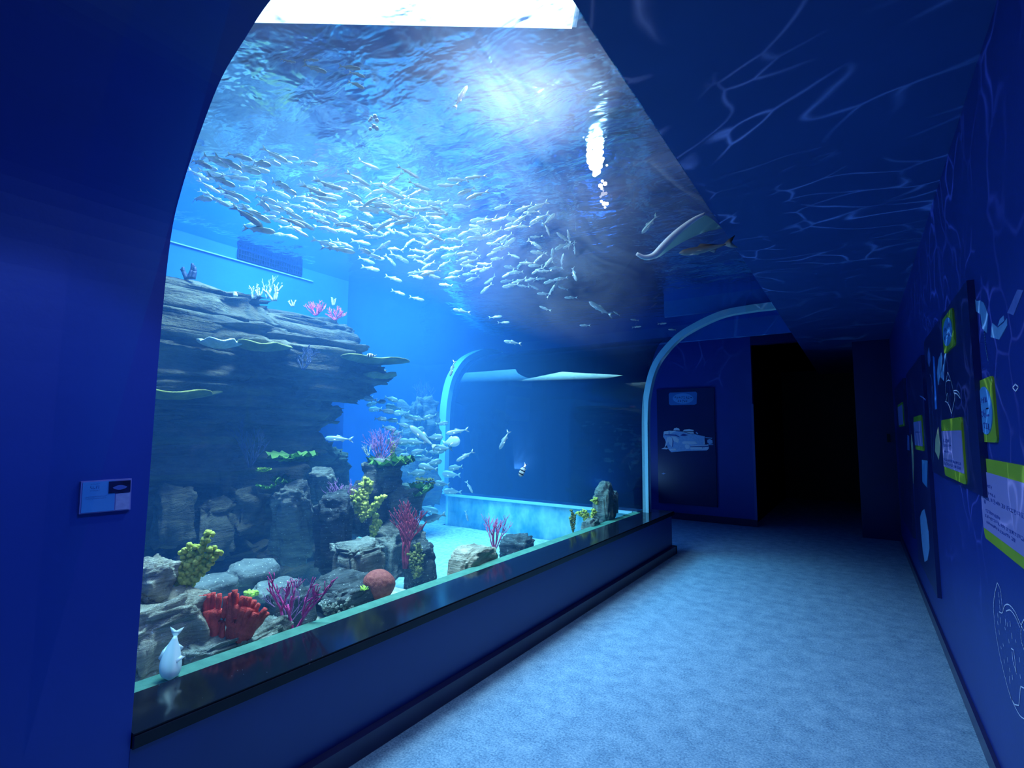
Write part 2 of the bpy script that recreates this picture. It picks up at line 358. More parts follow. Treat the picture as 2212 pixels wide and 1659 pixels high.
# sand bed with a bank of rubble beside the near glass
def ground_z(x, y):
    z = .02 + .03 * noise.noise((x * 1.3, y * 1.3, 1)) + .012 * noise.noise((x * 6, y * 6, 2))
    t = max(0, min(1, (x + 3.35) / .5)); s = max(0, min(1, (3.45 - y) / .9)); t = t * t * (3 - 2 * t); s = s * s * (3 - 2 * s)
    return z + (.37 + .02 * noise.noise((x * 8, y * 8, 3))) * t * s
bm = bmesh.new()
xs = [-9.1 + i * .25 for i in range(17)] + [-4.95 + i * .06 for i in range(44)]; ys = [.51 + i * .0708 for i in range(83)]
strip(bm, [[(x, y, ground_z(x, y)) for y in ys] for x in xs])
strip(bm, [[(x, y, ground_z(x, y)) for y in [6.316 + i * .32 for i in range(11)]] for x in xs if x < XR2 - .05])
o = obj('sand_bed', bm, M['sand'], smooth=True); tag(o, 'pale coral sand covering the tank floor', 'sand', kind='stuff')
# water body, closed
bm = bmesh.new()
sec = [(-9.19, -.05), (-2.31, -.05)] + [(p[0] - .012, p[1]) for p in PF] + [(EDGE - .012, WATER - .004), (-9.19, WATER - .004)]
prism(bm, sec, 1, .51, YR - .003)
sec = [(YR, -.05)] + [(YR, SILL)] + [(p[0] - .012, p[1] + .006) for p in PG if p[1] > SILL + .05] + [(7.95, WATER - .004), (YR, WATER - .004)]
prism(bm, sec, 0, XR2, -2.25)
box(bm, -9.19, XR2 - .003, YR, 9.59, -.05, WATER - .004)
bmesh.ops.triangulate(bm, faces=[f for f in bm.faces if len(f.verts) > 4])
o = obj('tank_water', bm, M['water']); tag(o, 'clear blue water filling the tank', 'water', kind='stuff')
bm = bmesh.new(); strip(bm, [[(-9.19, y, WATER), (EDGE, y, WATER)] for y in (.5, 8.02)]); strip(bm, [[(-9.19, y, WATER), (XR2, y, WATER)] for y in (8.02, 9.6)])
o = obj('water_surface', bm, M['surface']); tag(o, 'rippled surface of the tank seen from below', 'water', kind='stuff')
# white lit panel above the pool
A, B_ = Vector((-3.35, 1.55, 4.2)), Vector((-1.47, 2.86, 4.2)); nrm = Vector((.57, -.82, 0))
t = thing('ceiling_light', 'long white lit panel above the water, at the top edge of the arch', 'ceiling light', A)
bm = bmesh.new(); prism(bm, [(0, 0), tuple((B_ - A)[:2]), tuple((B_ - A + nrm * 1.3)[:2]), tuple((nrm * 1.3)[:2])], 2, 0, .02)
obj('diffuser', bm, M['lamp'], t)
bm = bmesh.new(); prism(bm, [(-.02, .02), (1.9, 1.34), (2.66, .24), (.74, -1.09)], 2, .021, .09); obj('housing', bm, M['whitelit'], t)

# ------------------------------------------------------------------ rocks
def rock_mat(name, top, dark, sc=5, zs=9, bump=.6, speck=.66):
    m, nt, b = new_mat(name); L = nt.links.new; v = coord(nt, 'Object'); vs = coord(nt, 'Object', (1, 1, zs))
    b.inputs['Roughness'].default_value = .9; b.inputs['Specular IOR Level'].default_value = .2
    n1 = noise_n(nt, v, sc, 6, .7); n2 = noise_n(nt, vs, sc * .7, 6, .7, .4)
    mx = nt.nodes.new('ShaderNodeMixRGB'); mx.inputs[0].default_value = .68; L(n1, mx.inputs[1]); L(n2, mx.inputs[2])
    r = ramp(nt, mx.outputs[0], [(.36, dark), (.50, tuple((a + c) / 2 for a, c in zip(top, dark))), (.62, top)])
    n3 = noise_n(nt, v, 60, 2); gt = nt.nodes.new('ShaderNodeMapRange'); gt.inputs[1].default_value = speck; gt.inputs[2].default_value = speck + .06; L(n3, gt.inputs[0])
    m3 = nt.nodes.new('ShaderNodeMixRGB'); m3.inputs[2].default_value = (.62, .66, .6, 1); L(gt.outputs[0], m3.inputs[0]); L(r.outputs[0], m3.inputs[1])
    L(m3.outputs[0], b.inputs['Base Color'])
    a = nt.nodes.new('ShaderNodeMath'); a.operation = 'ADD'; L(n2, a.inputs[0]); L(n1, a.inputs[1])
    bp = nt.nodes.new('ShaderNodeBump'); bp.inputs['Strength'].default_value = bump; bp.inputs['Distance'].default_value = .05
    L(a.outputs[0], bp.inputs['Height']); L(bp.outputs[0], b.inputs['Normal']); return m
M['r_reef'] = rock_mat('reef_rock', (.16, .16, .11), (.012, .018, .025), 2, 5, 1.0, .9)
M['r_pale'] = rock_mat('pale_layered_rock', (.66, .60, .46), (.20, .19, .15), 6, 9, .9)
M['r_grey'] = rock_mat('grey_rock', (.32, .35, .30), (.07, .09, .09), 5, 7, .8)
M['r_dark'] = rock_mat('dark_rock', (.12, .14, .14), (.02, .03, .04), 6, 10, .8)
M['r_smooth'] = rock_mat('smooth_boulder', (.24, .28, .27), (.08, .10, .11), 3, 1, .5)
M['r_rubble'] = rock_mat('coral_rubble', (.60, .66, .56), (.10, .14, .12), 26, 1, 1.0)

def add_rock(bm, c, s, seed=0, sub=4, boxy=.55, strata=0, samp=.10, namp=.20, nf=1.8, tilt=(0, 0), rz=0, holes=0):
    """irregular rock: a rounded block broken by noise and by horizontal beds"""
    t = bmesh.new(); bmesh.ops.create_icosphere(t, subdivisions=sub, radius=1)
    R = Matrix.Rotation(rz, 3, 'Z') @ Matrix.Rotation(tilt[0], 3, 'X') @ Matrix.Rotation(tilt[1], 3, 'Y')
    o = Vector((seed * 7.31, seed * 3.7, seed * 1.9)); rr = random.Random(seed * 13 + 5)
    bed = [rr.uniform(-1, 1) for _ in range(60)]; ms = min(s)
    for v in t.verts:
        n = v.co.normalized(); q = Vector([math.copysign(abs(a) ** boxy, a) for a in n])
        pn = 4 if boxy < .75 else 2
        q = q / max(1e-6, (abs(q.x) ** pn + abs(q.y) ** pn + abs(q.z) ** pn) ** (1 / pn)) * (.93)
        p = Vector((q.x * s[0], q.y * s[1], q.z * s[2]))
        d = noise.noise(n * nf + o) * namp * 2 + noise.noise(n * nf * 2.7 + o) * namp + noise.noise(n * nf * 7 + o) * namp * .42
        if sub >= 5: d += noise.noise(n * nf * 18 + o) * namp * .2
        p += n * d * (ms * .6 + .4 * sum(s) / 3)
        if strata:
            w = p.z / strata + noise.noise(Vector((p.x, p.y, 0)) * 2.2 + o) * .9 + 20
            k = int(math.floor(w)); f = w - k
            h = bed[k % 60] * samp - samp * 1.1 * max(0, 1 - f * 5) ** 1.0
            p.x += q.x * h * s[0]; p.y += q.y * h * s[1]
        v.co = R @ p + Vector(c)
    me = D.meshes.new('tmp'); t.to_mesh(me); t.free(); bm.from_mesh(me); D.meshes.remove(me)
def pl(px, py, X):
    p = at(px, py, 0, X); return p, (p - CAM).dot(FWD) / FPX
def rock(name, label, px, py, hw, hh, X, m, depth=1.0, **k):
    p, s = pl(px, py, X); kw = dict(seed=int(px + py) % 97, sub=4); kw.update(k)
    bm = bmesh.new(); add_rock(bm, (0, 0, 0), (hw * s * depth, hw * s, hh * s), **kw)
    rz = kw.get('rz', 0); o = obj(name, bm, m, smooth=True, loc=p); tag(o, label, 'rock'); return o

# the artificial reef cliff against the bright wall: one carved mass of beds
bm = bmesh.new()
beds = [  # x front, y0, y1, z0, z1
    (-4.05, .3, 2.55, 2.34, 2.60), (-4.15, 2.0, 3.45, 2.30, 2.56), (-3.80, 2.25, 3.30, 2.22, 2.34), (-3.88, .5, 2.6, 2.12, 2.36),
    (-3.78, 2.0, 3.30, 1.96, 2.24), (-3.82, 2.45, 3.42, 1.80, 2.08), (-3.95, .4, 2.4, 1.86, 2.16), (-4.0, .9, 3.15, 1.66, 1.90),
    (-4.02, 1.7, 3.22, 1.56, 1.74), (-4.12, .3, 2.9, 1.36, 1.66), (-4.05, 2.2, 3.05, 1.28, 1.56), (-4.18, .3, 2.6, 1.02, 1.40),
    (-4.1, 2.0, 2.92, .92, 1.30), (-4.2, .5, 2.0, .60, 1.06), (-4.22, 1.8, 2.95, .5, .98), (-4.1, .5, 1.8, .0, .66), (-4.05, 1.7, 2.6, 0, .55), (-4.2, 2.3, 3.3, -.05, .45), (-4.3, 2.6, 3.62, .2, .95), (-4.35, 2.7, 3.5, .8, 1.3), (-3.74, 2.9, 3.52, 1.98, 2.14)]
for i, (xf, y0, y1, z0, z1) in enumerate(beds):
    add_rock(bm, ((xf - 4.9) / 2, (y0 + y1) / 2, (z0 + z1) / 2), ((4.9 + xf) / 2 * 1.08, (y1 - y0) / 2 * 1.08, (z1 - z0) / 2 * 1.25), seed=i + 3, sub=5, boxy=.45,
             strata=.055, samp=.07, namp=.13, nf=2.6, tilt=(.02, .04))
o = obj('reef_cliff', bm, M['r_reef'], smooth=True); tag(o, 'tall dark layered artificial rock cliff with overhanging top on the left side of the tank', 'rock cliff')

R_ = rock
# hazy rocks at the foot of the cliff
R_('leaning_slab', 'greenish slab leaning diagonally in front of the dark cliff', 632, 1135, 40, 118, -3.72, M['r_grey'], .6, tilt=(0.0, .62), rz=radians(-40), namp=.2, boxy=.6, sub=5)
R_('leaning_slab', 'bluish narrow slab leaning at the right of the cliff foot, below the far lettuce corals', 700, 1055, 26, 62, -3.85, M['r_grey'], .7, tilt=(0.1, .75), rz=radians(-40))
R_('boulder', 'smooth blue-grey boulder behind the red comb coral', 545, 1238, 62, 30, -3.35, M['r_smooth'], .8, namp=.10, boxy=.8)
R_('boulder', 'low wide blue-grey boulder directly behind the leafy yellow-green coral', 448, 1272, 58, 26, -3.2, M['r_smooth'], .8, namp=.08, boxy=.7)
R_('boulder', 'low hazy mound behind the magenta twig coral', 600, 1275, 60, 24, -3.1, M['r_smooth'], .8, namp=.12, boxy=.8)
R_('rock_column', 'hazy upright block of rock at the far left foot of the cliff', 372, 1120, 34, 70, -4.02, M['r_reef'], .8, namp=.3, strata=.07, samp=.08, boxy=.45)
R_('rock_column', 'hazy upright block of rock in the middle of the cliff foot', 462, 1145, 38, 64, -4.02, M['r_reef'], .8, namp=.3, strata=.07, samp=.08, boxy=.4)
R_('rock_column', 'hazy rounded block of rock beside the leaning slab', 530, 1105, 36, 50, -4.02, M['r_reef'], .8, namp=.3, strata=.07, samp=.08, boxy=.5)
R_('rock_pillar', 'hazy blue rock pillar far behind the bream cluster, left of the far arch', 905, 985, 36, 130, -5.3, M['r_reef'], .9, namp=.3, boxy=.6, strata=.12, samp=.06, sub=5, seed=77)
# near left
R_('layered_rock', 'pale grey layered boulder at the left edge of the glass, above the white fish', 350, 1375, 95, 86, -2.80, M['r_pale'], .75, strata=.035, samp=.05, sub=5, boxy=.5, tilt=(.18, 0), seed=4)
R_('layered_rock', 'smaller rounded layered rock on top of the pale boulder at the left edge', 325, 1255, 52, 52, -2.92, M['r_pale'], .8, strata=.033, samp=.06, sub=5, boxy=.75, tilt=(.25, 0), seed=9)
R_('layered_rock', 'brownish ground rock under the red comb coral', 470, 1400, 70, 24, -2.62, M['r_grey'], .6, sub=5, boxy=.6, seed=6)
R_('coral_rubble', 'whitish crumbly rubble rock between the red and the magenta corals', 560, 1378, 66, 24, -2.56, M['r_rubble'], .5, sub=5, boxy=.6, namp=.2, tilt=(.2, 0), seed=17)
R_('dark_rock', 'dark rock right behind the magenta twig coral', 630, 1315, 46, 46, -2.82, M['r_dark'], .8, boxy=.55, seed=22)
# the tower of rocks
R_('layered_rock', 'dark wavy layered rock at the foot of the tower, left of the red ball sponge', 738, 1288, 72, 38, -2.78, M['r_dark'], .9, strata=.03, samp=.07, sub=5, boxy=.6, tilt=(.1, .05), seed=31)
R_('stacked_rock', 'dark block with a flat pale top in front of the rock tower', 772, 1212, 46, 42, -2.95, M['r_grey'], .9, boxy=.35, strata=.06, samp=.04, sub=5, seed=12)
R_('tower_rock', 'broad greenish rock in the middle of the rock tower', 850, 1190, 62, 62, -3.35, M['r_grey'], .9, boxy=.55, sub=5, seed=41)
R_('tower_rock', 'tall dark column on the left side of the rock tower', 722, 1150, 34, 92, -3.35, M['r_dark'], .9, boxy=.5, sub=5, tilt=(0, .12), rz=radians(-45), seed=42)
R_('tower_rock', 'dark rock at the right foot of the tower beside the open sand', 905, 1235, 30, 62, -3.0, M['r_dark'], .9, boxy=.6, sub=5, seed=43)
R_('tower_rock', 'blue-grey rock halfway up the rock tower under the lettuce corals', 862, 1085, 48, 40, -3.4, M['r_grey'], .9, boxy=.55, strata=.07, samp=.05, seed=44)
R_('tower_rock', 'dark wedge of rock behind the yellow-green corals of the tower', 790, 1100, 46, 56, -3.5, M['r_dark'], .9, boxy=.5, seed=45)
R_('tower_rock', 'topmost rock of the tower carrying the purple twig coral', 825, 1030, 40, 34, -3.45, M['r_grey'], .9, boxy=.6, seed=46)
# right of the open sand
R_('boulder', 'smooth pale grey boulder against the glass with an overhanging edge', 1022, 1222, 64, 42, -2.52, M['r_pale'], .55, namp=.10, boxy=.5, sub=5, seed=51)
R_('layered_rock', 'small dark layered rock just right of the smooth pale boulder', 1118, 1182, 36, 24, -2.75, M['r_dark'], .9, strata=.03, samp=.05, seed=52, boxy=.6)
R_('rock_pillar', 'grey upright rock pillar near the far end of the glass', 1306, 1092, 22, 50, -2.5, M['r_grey'], .9, boxy=.6, sub=5, seed=53)
R_('rock_pillar', 'short rounded rock leaning on the upright pillar', 1327, 1085, 9, 26, -2.5, M['r_smooth'], .9, boxy=.7, seed=54)
R_('boulder', 'brown rock at the foot of the upright pillar', 1278, 1138, 24, 18, -2.45, M['r_grey'], .6, seed=55)

# ------------------------------------------------------------------ corals
def soft(name, c1, c2, sc=20, rough=.7):
    m, nt, b = new_mat(name); v = coord(nt, 'Object'); f = noise_n(nt, v, sc, 4)
    r = ramp(nt, f, [(.35, c1), (.65, c2)]); nt.links.new(r.outputs[0], b.inputs['Base Color']); b.inputs['Roughness'].default_value = rough
    bp = nt.nodes.new('ShaderNodeBump'); bp.inputs['Strength'].default_value = .6; bp.inputs['Distance'].default_value = .01
    nt.links.new(noise_n(nt, v, sc * 5, 3), bp.inputs['Height']); nt.links.new(bp.outputs[0], b.inputs['Normal']); return m
M['yellow'] = soft('yellow_green_coral', (.42, .46, .05), (.72, .68, .12), 14)
M['olive'] = soft('olive_coral', (.12, .14, .03), (.30, .30, .07), 14)
M['red'] = soft('red_coral', (.60, .02, .02), (.90, .08, .06), 30)
M['darkred'] = soft('dark_red_coral', (.22, .01, .04), (.42, .03, .08), 30)
M['magenta'] = soft('magenta_coral', (.75, .03, .26), (.95, .10, .42), 20)
M['purple'] = soft('purple_coral', (.30, .08, .32), (.65, .30, .60), 20)
M['pink'] = soft('pink_coral', (.62, .06, .25), (.85, .20, .42), 20)
M['ball'] = soft('rusty_ball_sponge', (.30, .05, .045), (.46, .11, .08), 40)
M['green'] = soft('green_lettuce_coral', (.07, .22, .04), (.20, .42, .07), 6)
M['lime'] = soft('lime_coral', (.45, .75, .05), (.7, .9, .15), 10)
M['bone'] = soft('bone_coral', (.38, .46, .42), (.58, .64, .56), 20)
M['plate'] = soft('plate_coral', (.10, .13, .03), (.26, .27, .05), 8)
M['bluecoral'] = soft('blue_finger_coral', (.015, .03, .09), (.03, .05, .14), 10)

def twig(bm, p, d, L, r, depth, rr, spread=.7, seg=5, flat=None, kids=(2, 3), bend=.25):
    """one branch and its forks"""
    pts = [p]; q = p.copy(); dd = d.normalized(); n = 4
    for i in range(n):
        dd = (dd + Vector((rr.uniform(-1, 1), rr.uniform(-1, 1), rr.uniform(-.6, 1))) * bend * .5).normalized()
        if flat: dd = (dd - flat * dd.dot(flat) * .9).normalized()
        q = q + dd * L / n; pts.append(q.copy())
    tube(bm, pts, [r * (1 - .3 * i / n) for i in range(n + 1)], seg)
    if depth <= 0: return
    for _ in range(rr.randint(*kids)):
        k = rr.randint(2, n); v = Vector((rr.uniform(-1, 1), rr.uniform(-1, 1), rr.uniform(-.3, 1)))
        nd = (dd + v * spread).normalized()
        if flat: nd = (nd - flat * nd.dot(flat) * .9).normalized()
        twig(bm, pts[k], nd, L * rr.uniform(.55, .85), r * .68, depth - 1, rr, spread, seg, flat, kids, bend)
def branch_coral(name, label, px, py, h, X, m, depth=3, stems=4, r=.006, seed=1, lean=(0, 0), spread=.7, flat=False, wide=.5, cat='coral', kids=(2, 3), bend=.25, parent_loc=None, L0=.42):
    p, s = pl(px, py, X); H = h * s; rr = random.Random(seed); bm = bmesh.new()
    fl = FWD.copy() if flat else None
    if fl: fl.z = 0; fl.normalize()
    for i in range(stems):
        a = (i + .5) / stems * 2 - 1
        d = Vector((0, 0, 1)) + RT * (a * wide + lean[0]) + Vector((rr.uniform(-.2, .2), rr.uniform(-.2, .2), 0))
        twig(bm, Vector((0, 0, 0)) + RT * a * r * 1.5, d, H * L0 * rr.uniform(.85, 1.1), r, depth, rr, spread, 5, fl, kids, bend)
    o = obj(name, bm, m, smooth=True, loc=p); tag(o, label, cat); return o
def leafy(name, label, px, py, h, X, m, seed=1, blobs=(), leaf=.012, cat='coral', stem=None, dens=1.0):
    """bush of short blunt lobes gathered on a few upright arms; blobs: arms as (dx, dy, r) in spots of the photograph from the base"""
    p, s = pl(px, py, X); rr = random.Random(seed); bm = bmesh.new()
    for (dx, dy, rad) in blobs:
        e = (RT * dx + Vector((0, 0, 1)) * dy) * s; n = 9
        pts = [e * (i / (n - 1)) + Vector((rr.uniform(-1, 1), rr.uniform(-1, 1), 0)) * .004 for i in range(n)]
        tube(bm, pts, [.008 + .004 * (i / n) for i in range(n)], 6)
        for i in range(2, n):
            for k in range(int(9 * dens)):
                a = rr.uniform(0, 2 * pi); R = rad * s * (.45 + .55 * i / n)
                dv = (Vector((cos(a), sin(a), rr.uniform(-.1, 1.0)))).normalized(); b0 = pts[i]
                b1 = b0 + dv * R * rr.uniform(.5, 1)
                w = leaf * rr.uniform(.7, 1.2)
                tube(bm, [b0, (b0 + b1) / 2, b1, b1 + dv * w * .6], [w * .35, w * .6, w * .9, w * .35], 5)
    o = obj(name, bm, m, smooth=True, loc=p); tag(o, label, cat); return o
def lettuce(name, label, px, py, hw, X, m, seed=1, petals=9, up=.35, cat='coral'):
    p, s = pl(px, py, X); rr = random.Random(seed); bm = bmesh.new(); R = hw * s
    for k in range(petals):
        a0 = k / petals * 2 * pi + rr.uniform(-.3, .3); Rk = R * rr.uniform(.6, 1.0); z0 = rr.uniform(-.06, .10) * R * 2; lift = up * rr.uniform(.4, 1.3)
        rows = []
        for i in range(6):
            t = i / 5; row = []
            for j in range(11):
                a = a0 + (j / 10 - .5) * 1.5
                q = Vector((cos(a), sin(a), 0)) * Rk * t * (1 + .08 * sin(j * 2.3 + k)); q.z = z0 + lift * Rk * t * t + .13 * Rk * t * sin(j * 1.7 + k * 2)
                row.append(q)
            rows.append(row)
        strip(bm, rows)
    bmesh.ops.solidify(bm, geom=bm.faces[:], thickness=.006)
    o = obj(name, bm, m, smooth=True, loc=p); tag(o, label, cat); return o
def plate(name, label, px, py, hw, X, m, rim=None, seed=1, thick=.02, dep=.5, tilt=.05):
    p, s = pl(px, py, X); R = hw * s; bm = bmesh.new(); rr = random.Random(seed); n = 36
    c = [1 + .12 * sin(3 * i / n * 2 * pi + seed) + .06 * sin(7 * i / n * 2 * pi + seed * 2) for i in range(n)]
    def ring(f, z): return [bm.verts.new((cos(i / n * 2 * pi) * R * dep * f * c[i], sin(i / n * 2 * pi) * R * f * c[i], z + .012 * sin(5 * i / n * 2 * pi) * f)) for i in range(n)]
    rs = [ring(.35, -thick * 2.2), ring(.8, -thick), ring(1, -.004), ring(1, .005), ring(.85, .008), ring(.3, -.004)]
    for a, b in zip(rs, rs[1:]):
        for i in range(n): bm.faces.new((a[i], a[(i + 1) % n], b[(i + 1) % n], b[i]))
    bm.faces.new(rs[0][::-1]); bm.faces.new(rs[-1])
    o = obj(name, bm, m, smooth=True, loc=p); o.rotation_euler.x = tilt; tag(o, label, 'coral'); return o

leafy('leafy_coral', 'yellow-green leafy coral bush on the layered rocks at the left', 396, 1286, 120, -2.92, M['yellow'], 3,
      [(-12, 60, 17), (4, 88, 18), (18, 98, 16), (48, 128, 12), (58, 96, 9), (70, 88, 9), (-2, 40, 15), (30, 70, 14)], .017, stem=1)
leafy('leafy_coral', 'yellow-green coral bush with one arm stretched right on the rock tower', 782, 1128, 90, -3.25, M['yellow'], 5,
      [(-10, 60, 17), (2, 88, 14), (14, 80, 10), (36, 48, 10), (46, 52, 9), (-22, 50, 12), (0, 40, 14)], .017)
leafy('leafy_coral', 'small upright yellow-green coral sprig between the stacked rock and the tower', 806, 1162, 50, -3.2, M['yellow'], 8, [(4, 48, 9), (12, 34, 8), (-3, 22, 8)], .015)
leafy('leafy_coral', 'dull olive fern-like coral at the right foot of the tower', 896, 1250, 70, -2.92, M['olive'], 9, [(4, 68, 12), (-8, 50, 12), (12, 46, 12), (10, 20, 12)], .012)
leafy('leafy_coral', 'small yellow sprig beside the purple coral on top of the tower', 846, 990, 32, -3.4, M['yellow'], 10, [(0, 32, 6), (4, 22, 5)], .012)
leafy('leafy_coral', 'tiny bright green tuft behind the red comb coral', 542, 1290, 18, -3.05, M['lime'], 11, [(-10, 8, 8), (8, 8, 8), (0, 8, 8)], .012)
leafy('leafy_coral', 'yellow weed sprig at the foot of the upright rock pillar', 1272, 1128, 30, -2.5, M['yellow'], 12, [(-22, 18, 9), (-8, 22, 8), (12, 24, 7)], .014)
leafy('leafy_coral', 'thin brown upright stalks left of the upright rock pillar', 1238, 1150, 48, -2.5, M['olive'], 13, [(-3, 46, 3), (4, 36, 3), (-6, 30, 3)], .012)
leafy('leafy_coral', 'short yellow weed on the left side of the upright rock pillar', 1290, 1090, 20, -2.45, M['yellow'], 15, [(-4, 12, 6), (-10, 8, 5)], .012)

# the red comb: flat lobes standing side by side like an open hand
p, s = pl(500, 1400, -2.58); bm = bmesh.new(); rr = random.Random(4)
def lobe(bm, x0, z0, x1, z1, w0, w1, off):
    n = 8; pts = []
    for i in range(n + 1):
        t = i / n; pts.append((RT * (x0 + (x1 - x0) * (t ** 1.25)) + Vector((0, 0, z0 + (z1 - z0) * t)) + Vector((off, 0, 0)) / 1.0 * 1) * s if False else RT * ((x0 + (x1 - x0) * (t ** 1.25)) * s) + Vector((0, 0, (z0 + (z1 - z0) * t) * s)) + Vector((off, 0, 0)))
    tube(bm, pts, [(w0 + (w1 - w0) * (i / n)) * s * (1 + .12 * sin(i * 2.1 + x1)) for i in range(n + 1)], 8)
for (x1, z1) in [(-80, 100), (-71, 108), (-62, 111), (-52, 112), (-42, 114), (-32, 113), (-22, 108)]: lobe(bm, -42 + (x1 + 42) * .75, 0, x1, z1, 6, 5.2, rr.uniform(-.02, .02))
for (x1, z1) in [(-12, 116), (-2, 122), (8, 112), (18, 108), (28, 106), (38, 104), (48, 98), (57, 92), (65, 84), (71, 74)]: lobe(bm, 6 + (x1 - 20) * .30, 6, x1, z1, 7, 5.4, rr.uniform(-.02, .02))
for (x1, z1) in [(-60, 70), (-44, 72), (-30, 70), (-8, 84), (6, 82), (20, 78), (34, 74), (46, 66)]: lobe(bm, -40 + (x1 + 42) * .6 if x1 < -20 else 4 + (x1 - 10) * .4, 16, x1, z1 + 10, 10, 9, rr.uniform(-.01, .02))
for f in bm.verts:
    f.co += Vector([noise.noise(f.co * 60 + Vector((k * 9, 0, 0))) for k in range(3)]) * .004
o = obj('comb_coral', bm, M['red'], smooth=True, loc=p); tag(o, 'big red comb-shaped coral with flat upright lobes in front of the pale layered rock', 'coral')

branch_coral('twig_coral', 'bright magenta branching coral close to the glass', 632, 1366, 112, -2.5, M['magenta'], 3, 3, .0095, 26, (-.15, 0), .8, True, .95, kids=(2, 3), bend=.5, L0=.50)
branch_coral('twig_coral', 'faint purple fan of fine twigs behind the magenta coral', 622, 1350, 100, -2.72, M['purple'], 4, 5, .003, 23, (0, 0), .6, True, .9)
branch_coral('twig_coral', 'small pale pink coral tips on the dark rock behind the magenta coral', 640, 1270, 26, -2.85, M['pink'], 2, 5, .004, 25, (0, 0), .6, True, 1.3)
branch_coral('twig_coral', 'purple and violet twig coral on top of the rock tower', 822, 1000, 72, -3.45, M['purple'], 3, 10, .0045, 27, (0, 0), .55, False, .75)
branch_coral('twig_coral', 'pale purple twigs on the left shoulder of the rock tower', 745, 1100, 66, -3.35, M['purple'], 3, 7, .004, 29, (-.15, 0), .7, False, .7)
branch_coral('twig_coral', 'pale lilac twigs left of the purple coral on the tower top', 796, 985, 34, -3.4, M['bone'], 2, 5, .0035, 30, (-.5, 0), .7, False, .6)
branch_coral('twig_coral', 'pink branching coral standing on the smooth pale boulder', 1068, 1188, 78, -2.62, M['pink'], 3, 7, .006, 33, (0, 0), .45, False, .5)
branch_coral('sea_fan', 'dark red branching sea fan at the front of the rock tower', 876, 1228, 130, -2.98, M['darkred'], 3, 4, .012, 35, (0.05, 0), .5, True, .4, kids=(3, 4))
branch_coral('antler_coral', 'pale antler coral, leftmost on top of the cliff', 548, 645, 38, -4.0, M['bone'], 2, 2, .011, 41, (0, 0), .5, True, .45)
branch_coral('antler_coral', 'small pale antler coral between its two larger neighbours on the cliff top', 560, 640, 26, -3.95, M['bone'], 1, 3, .008, 42, (0, 0), .5, True, .5)
branch_coral('antler_coral', 'tall thin pale branching coral in the middle of the cliff top', 577, 645, 52, -4.0, M['bone'], 3, 2, .006, 43, (0, 0), .5, True, .4)
branch_coral('antler_coral', 'thick pale antler coral right of the thin branching one on the cliff top', 592, 650, 44, -3.95, M['bone'], 2, 3, .012, 44, (0, 0), .5, True, .6)
branch_coral('antler_coral', 'small pale three-fingered coral right of the antler corals on the cliff top', 632, 662, 24, -3.95, M['bone'], 1, 3, .008, 45, (0, 0), .5, True, .6)
branch_coral('antler_coral', 'faint pale coral above the pink patch at the right end of the cliff top', 720, 660, 26, -4.1, M['bone'], 1, 3, .007, 46, (0, 0), .5, True, .6)
branch_coral('pink_coral', 'pink and white low coral patch, left half, on the right end of the cliff top', 682, 682, 34, -3.85, M['pink'], 3, 9, .005, 47, (0, 0), .8, False, 1.1)
branch_coral('pink_coral', 'pink and white low coral patch at the very right end of the cliff top', 724, 692, 28, -3.8, M['pink'], 3, 9, .005, 48, (0, 0), .8, False, 1.2)
branch_coral('finger_coral', 'dark blue finger coral at the far left on top of the cliff', 410, 602, 46, -4.2, M['bluecoral'], 1, 3, .022, 49, (0, 0), .4, True, .6)
branch_coral('finger_coral', 'short pale stub of coral left of the antler corals', 508, 640, 22, -4.0, M['bone'], 0, 1, .020, 50, (0, 0), .4, True, .1)
branch_coral('sea_fan', 'dark hazy branching coral far behind the cliff tip', 912, 885, 60, -5.3, M['bluecoral'], 4, 4, .008, 51, (0, 0), .6, True, .8)
branch_coral('twig_coral', 'dark thin-branched coral hanging on the shaded face of the cliff, upper one', 655, 800, 60, -3.72, M['bluecoral'], 4, 4, .006, 52, (0, 0), .6, True, .8)
branch_coral('twig_coral', 'dark thin-branched coral on the shaded cliff face, lower one', 540, 1010, 90, -3.95, M['bluecoral'], 4, 5, .007, 53, (0, 0), .6, True, .9)
branch_coral('twig_coral', 'curly whitish worm-like coral on the dark layered rock', 700, 1312, 26, -2.6, M['bone'], 1, 8, .006, 54, (0, 0), .9, False, 1.0, bend=1.3)
lettuce('lettuce_coral', 'broad green lettuce coral below the purple twigs on the tower top', 845, 1003, 56, -3.35, M['green'], 61, 11, .25)
lettuce('lettuce_coral', 'green lettuce coral rosette on the right side of the tower', 898, 1068, 38, -3.3, M['green'], 62, 11, .55)
lettuce('lettuce_coral', 'flat green coral leaf just above the lettuce rosette on the right of the tower', 918, 1042, 24, -3.35, M['plate'], 63, 7, .15)
lettuce('lettuce_coral', 'flat dark green coral plates in front of the cliff, above the bright lime tuft', 630, 990, 52, -3.65, M['green'], 64, 10, .1)
lettuce('lettuce_coral', 'green round-leaved coral on the cliff foot, right one of the low pair', 615, 1050, 28, -3.65, M['green'], 65, 9, .6)
lettuce('lettuce_coral', 'green round-leaved coral on the cliff foot, left one of the low pair', 576, 1056, 22, -3.65, M['green'], 66, 8, .4)
lettuce('lettuce_coral', 'bright lime coral tuft on the cliff, left of the lettuce corals', 570, 1018, 17, -3.88, M['lime'], 67, 12, .4)
plate('plate_coral', 'yellow-edged plate coral at the left edge of the glass, low on the cliff', 380, 848, 90, -3.88, M['plate'], seed=2, dep=.7)
plate('plate_coral', 'pale plate coral on the shaded band of the cliff', 475, 738, 42, -3.76, M['bone'], seed=3, dep=.9)
plate('plate_coral', 'long thin olive plate coral right of the pale plate', 565, 745, 62, -3.74, M['plate'], seed=4, dep=.6)
